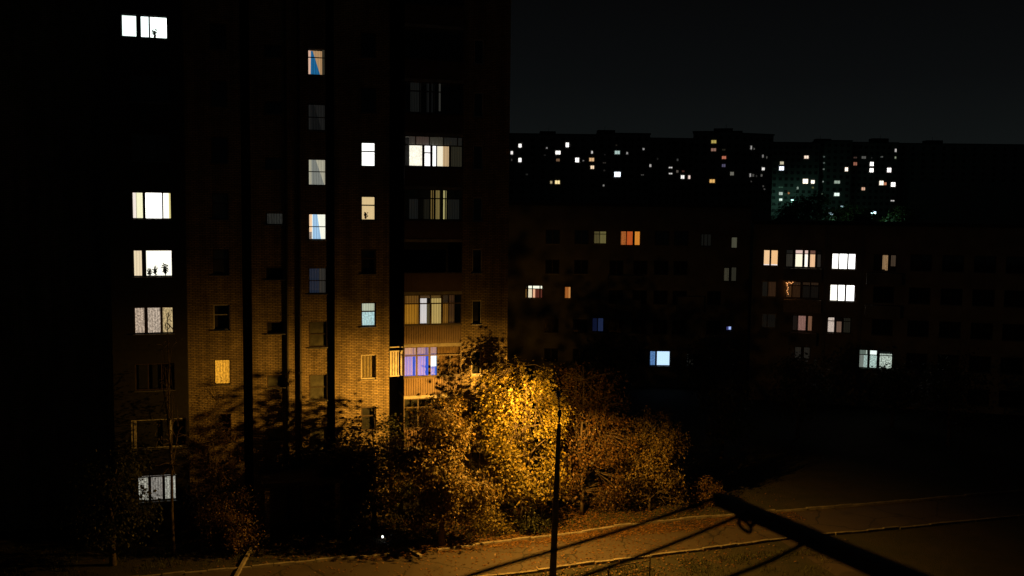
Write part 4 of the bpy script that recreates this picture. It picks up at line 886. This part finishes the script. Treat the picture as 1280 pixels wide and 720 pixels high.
# ------------------------------------------------------------------ low railing by the near verge
pa, pb = ground_at(760.5, 733), ground_at(812, 723); d = (pb-pa)
rl = thing('railing', 'low thin metal railing with two posts at the near verge of the driveway', 'railing', tuple(pa))
for o_ in (Vector((0, 0, 0)), d): MB().tube([tuple(o_-Vector((0, 0, .1))), tuple(o_+Vector((0, 0, .98)))], .03, 8).build('post', PIPE, rl)
for z in (.84, .4): MB().tube([(0, 0, z), tuple(d+Vector((0, 0, z)))], .02, 6).build('rail', PIPE, rl)

# invented post lamp for a small bright white dot low in the shrubs
p = at_depth(478.2, 671.8, 47.0)
t = thing('white_dot_lamp', 'tiny post lamp added for a bright white dot low in the dark shrubs left of the lit driveway', 'lamp', (p.x, p.y, 0))
MB().tube([(0, 0, -.1), (0, 0, p.z)], .03, 6).build('post', PIPE, t)
MB().tube([(0, 0, p.z-.02), (0, 0, p.z+.04), (0, 0, p.z+.1)], [.04, .055, .03], 8).build('lamp_bulb', glow((255, 252, 245), 2.2), t)

# ------------------------------------------------------------------ clothes-drying bracket and lines just below the photographer
ROPE = mat('clothesline_cord', (.06, .055, .05), .8)
n0, f0 = at_depth(1185, 746, 1.45), at_depth(899, 624, 2.65)
mb = MB(); n = f0-n0; dn = n.normalized(); sx = dn.cross(Vector((0, 0, 1))).normalized(); sz = sx.cross(dn)
for q, c in ((0, n0), (1, f0)):
    mb.v += [tuple(c+sx*a*.017+sz*b*.018) for a, b in ((-1, -1), (1, -1), (1, 1), (-1, 1))]
mb.f += [(0, 1, 5, 4), (1, 2, 6, 5), (2, 3, 7, 6), (3, 0, 4, 7), (3, 2, 1, 0), (4, 5, 6, 7)]
br = thing('drying_bracket', 'dark blurred wooden bracket arm reaching in from the lower right', 'bracket', tuple(n0))
o = mb.build('arm', mat('weathered_wood', (.05, .038, .03), .85, noise_amt=.35, scale=20), br, loc=-n0, bevel=.004)
def on_arm(px):   # point on the arm seen at picture column px
    best = min((i/400 for i in range(401)), key=lambda q: abs((lambda v: 640+F_PX*(v.dot(RT)/v.dot(FW)))(n0+n*q-Vector((0, 0, H)))-px)); return n0+n*best
for a, (qx, qy), lb in ((902, (630, 706), 'upper clothesline crossing in front of the lamp post'), (942, (730, 720), 'middle clothesline crossing the lit driveway and the railing'), (1022, (915, 720), 'lowest clothesline over the dark near verge')):
    s = on_arm(a)+Vector((0, 0, .012)); d = ray(qx, qy); e_ = Vector((0, 0, H))+d*((s.z-.03-H)/d.z); dd = e_-s
    pts = [s+dd*q-Vector((0, 0, .006*math.sin(math.pi*min(q, 1)))) if q <= 1 else s+dd*q for q in (0, .2, .4, .6, .8, 1, 1.4, 2)]
    tag(MB().tube([tuple(p-s) for p in pts], .0045, 6).build('clothesline', ROPE, loc=tuple(s), smooth=True), lb, 'clothesline', 'clotheslines on the bracket')
# loop of spare cord hanging off the arm
c = on_arm(948)-Vector((0, 0, .03)); mb = MB(); ctr = at_depth(931, 657, c.y)-c
pts = []
for i in range(25):
    a = 2*math.pi*i/24; pts.append(tuple(ctr+Vector((math.cos(a)*.016, math.sin(a)*.010, math.sin(a)*.010-.3*math.cos(a)*.03))))
mb.tube(pts, .005, 6, cap=False); mb.tube([(0, 0, .02), tuple(ctr+Vector((.015, 0, 0)))], .006, 6)
tag(mb.build('cord_loop', ROPE, loc=tuple(c), smooth=True), 'loop of spare cord dangling from the dark bracket arm', 'cord')
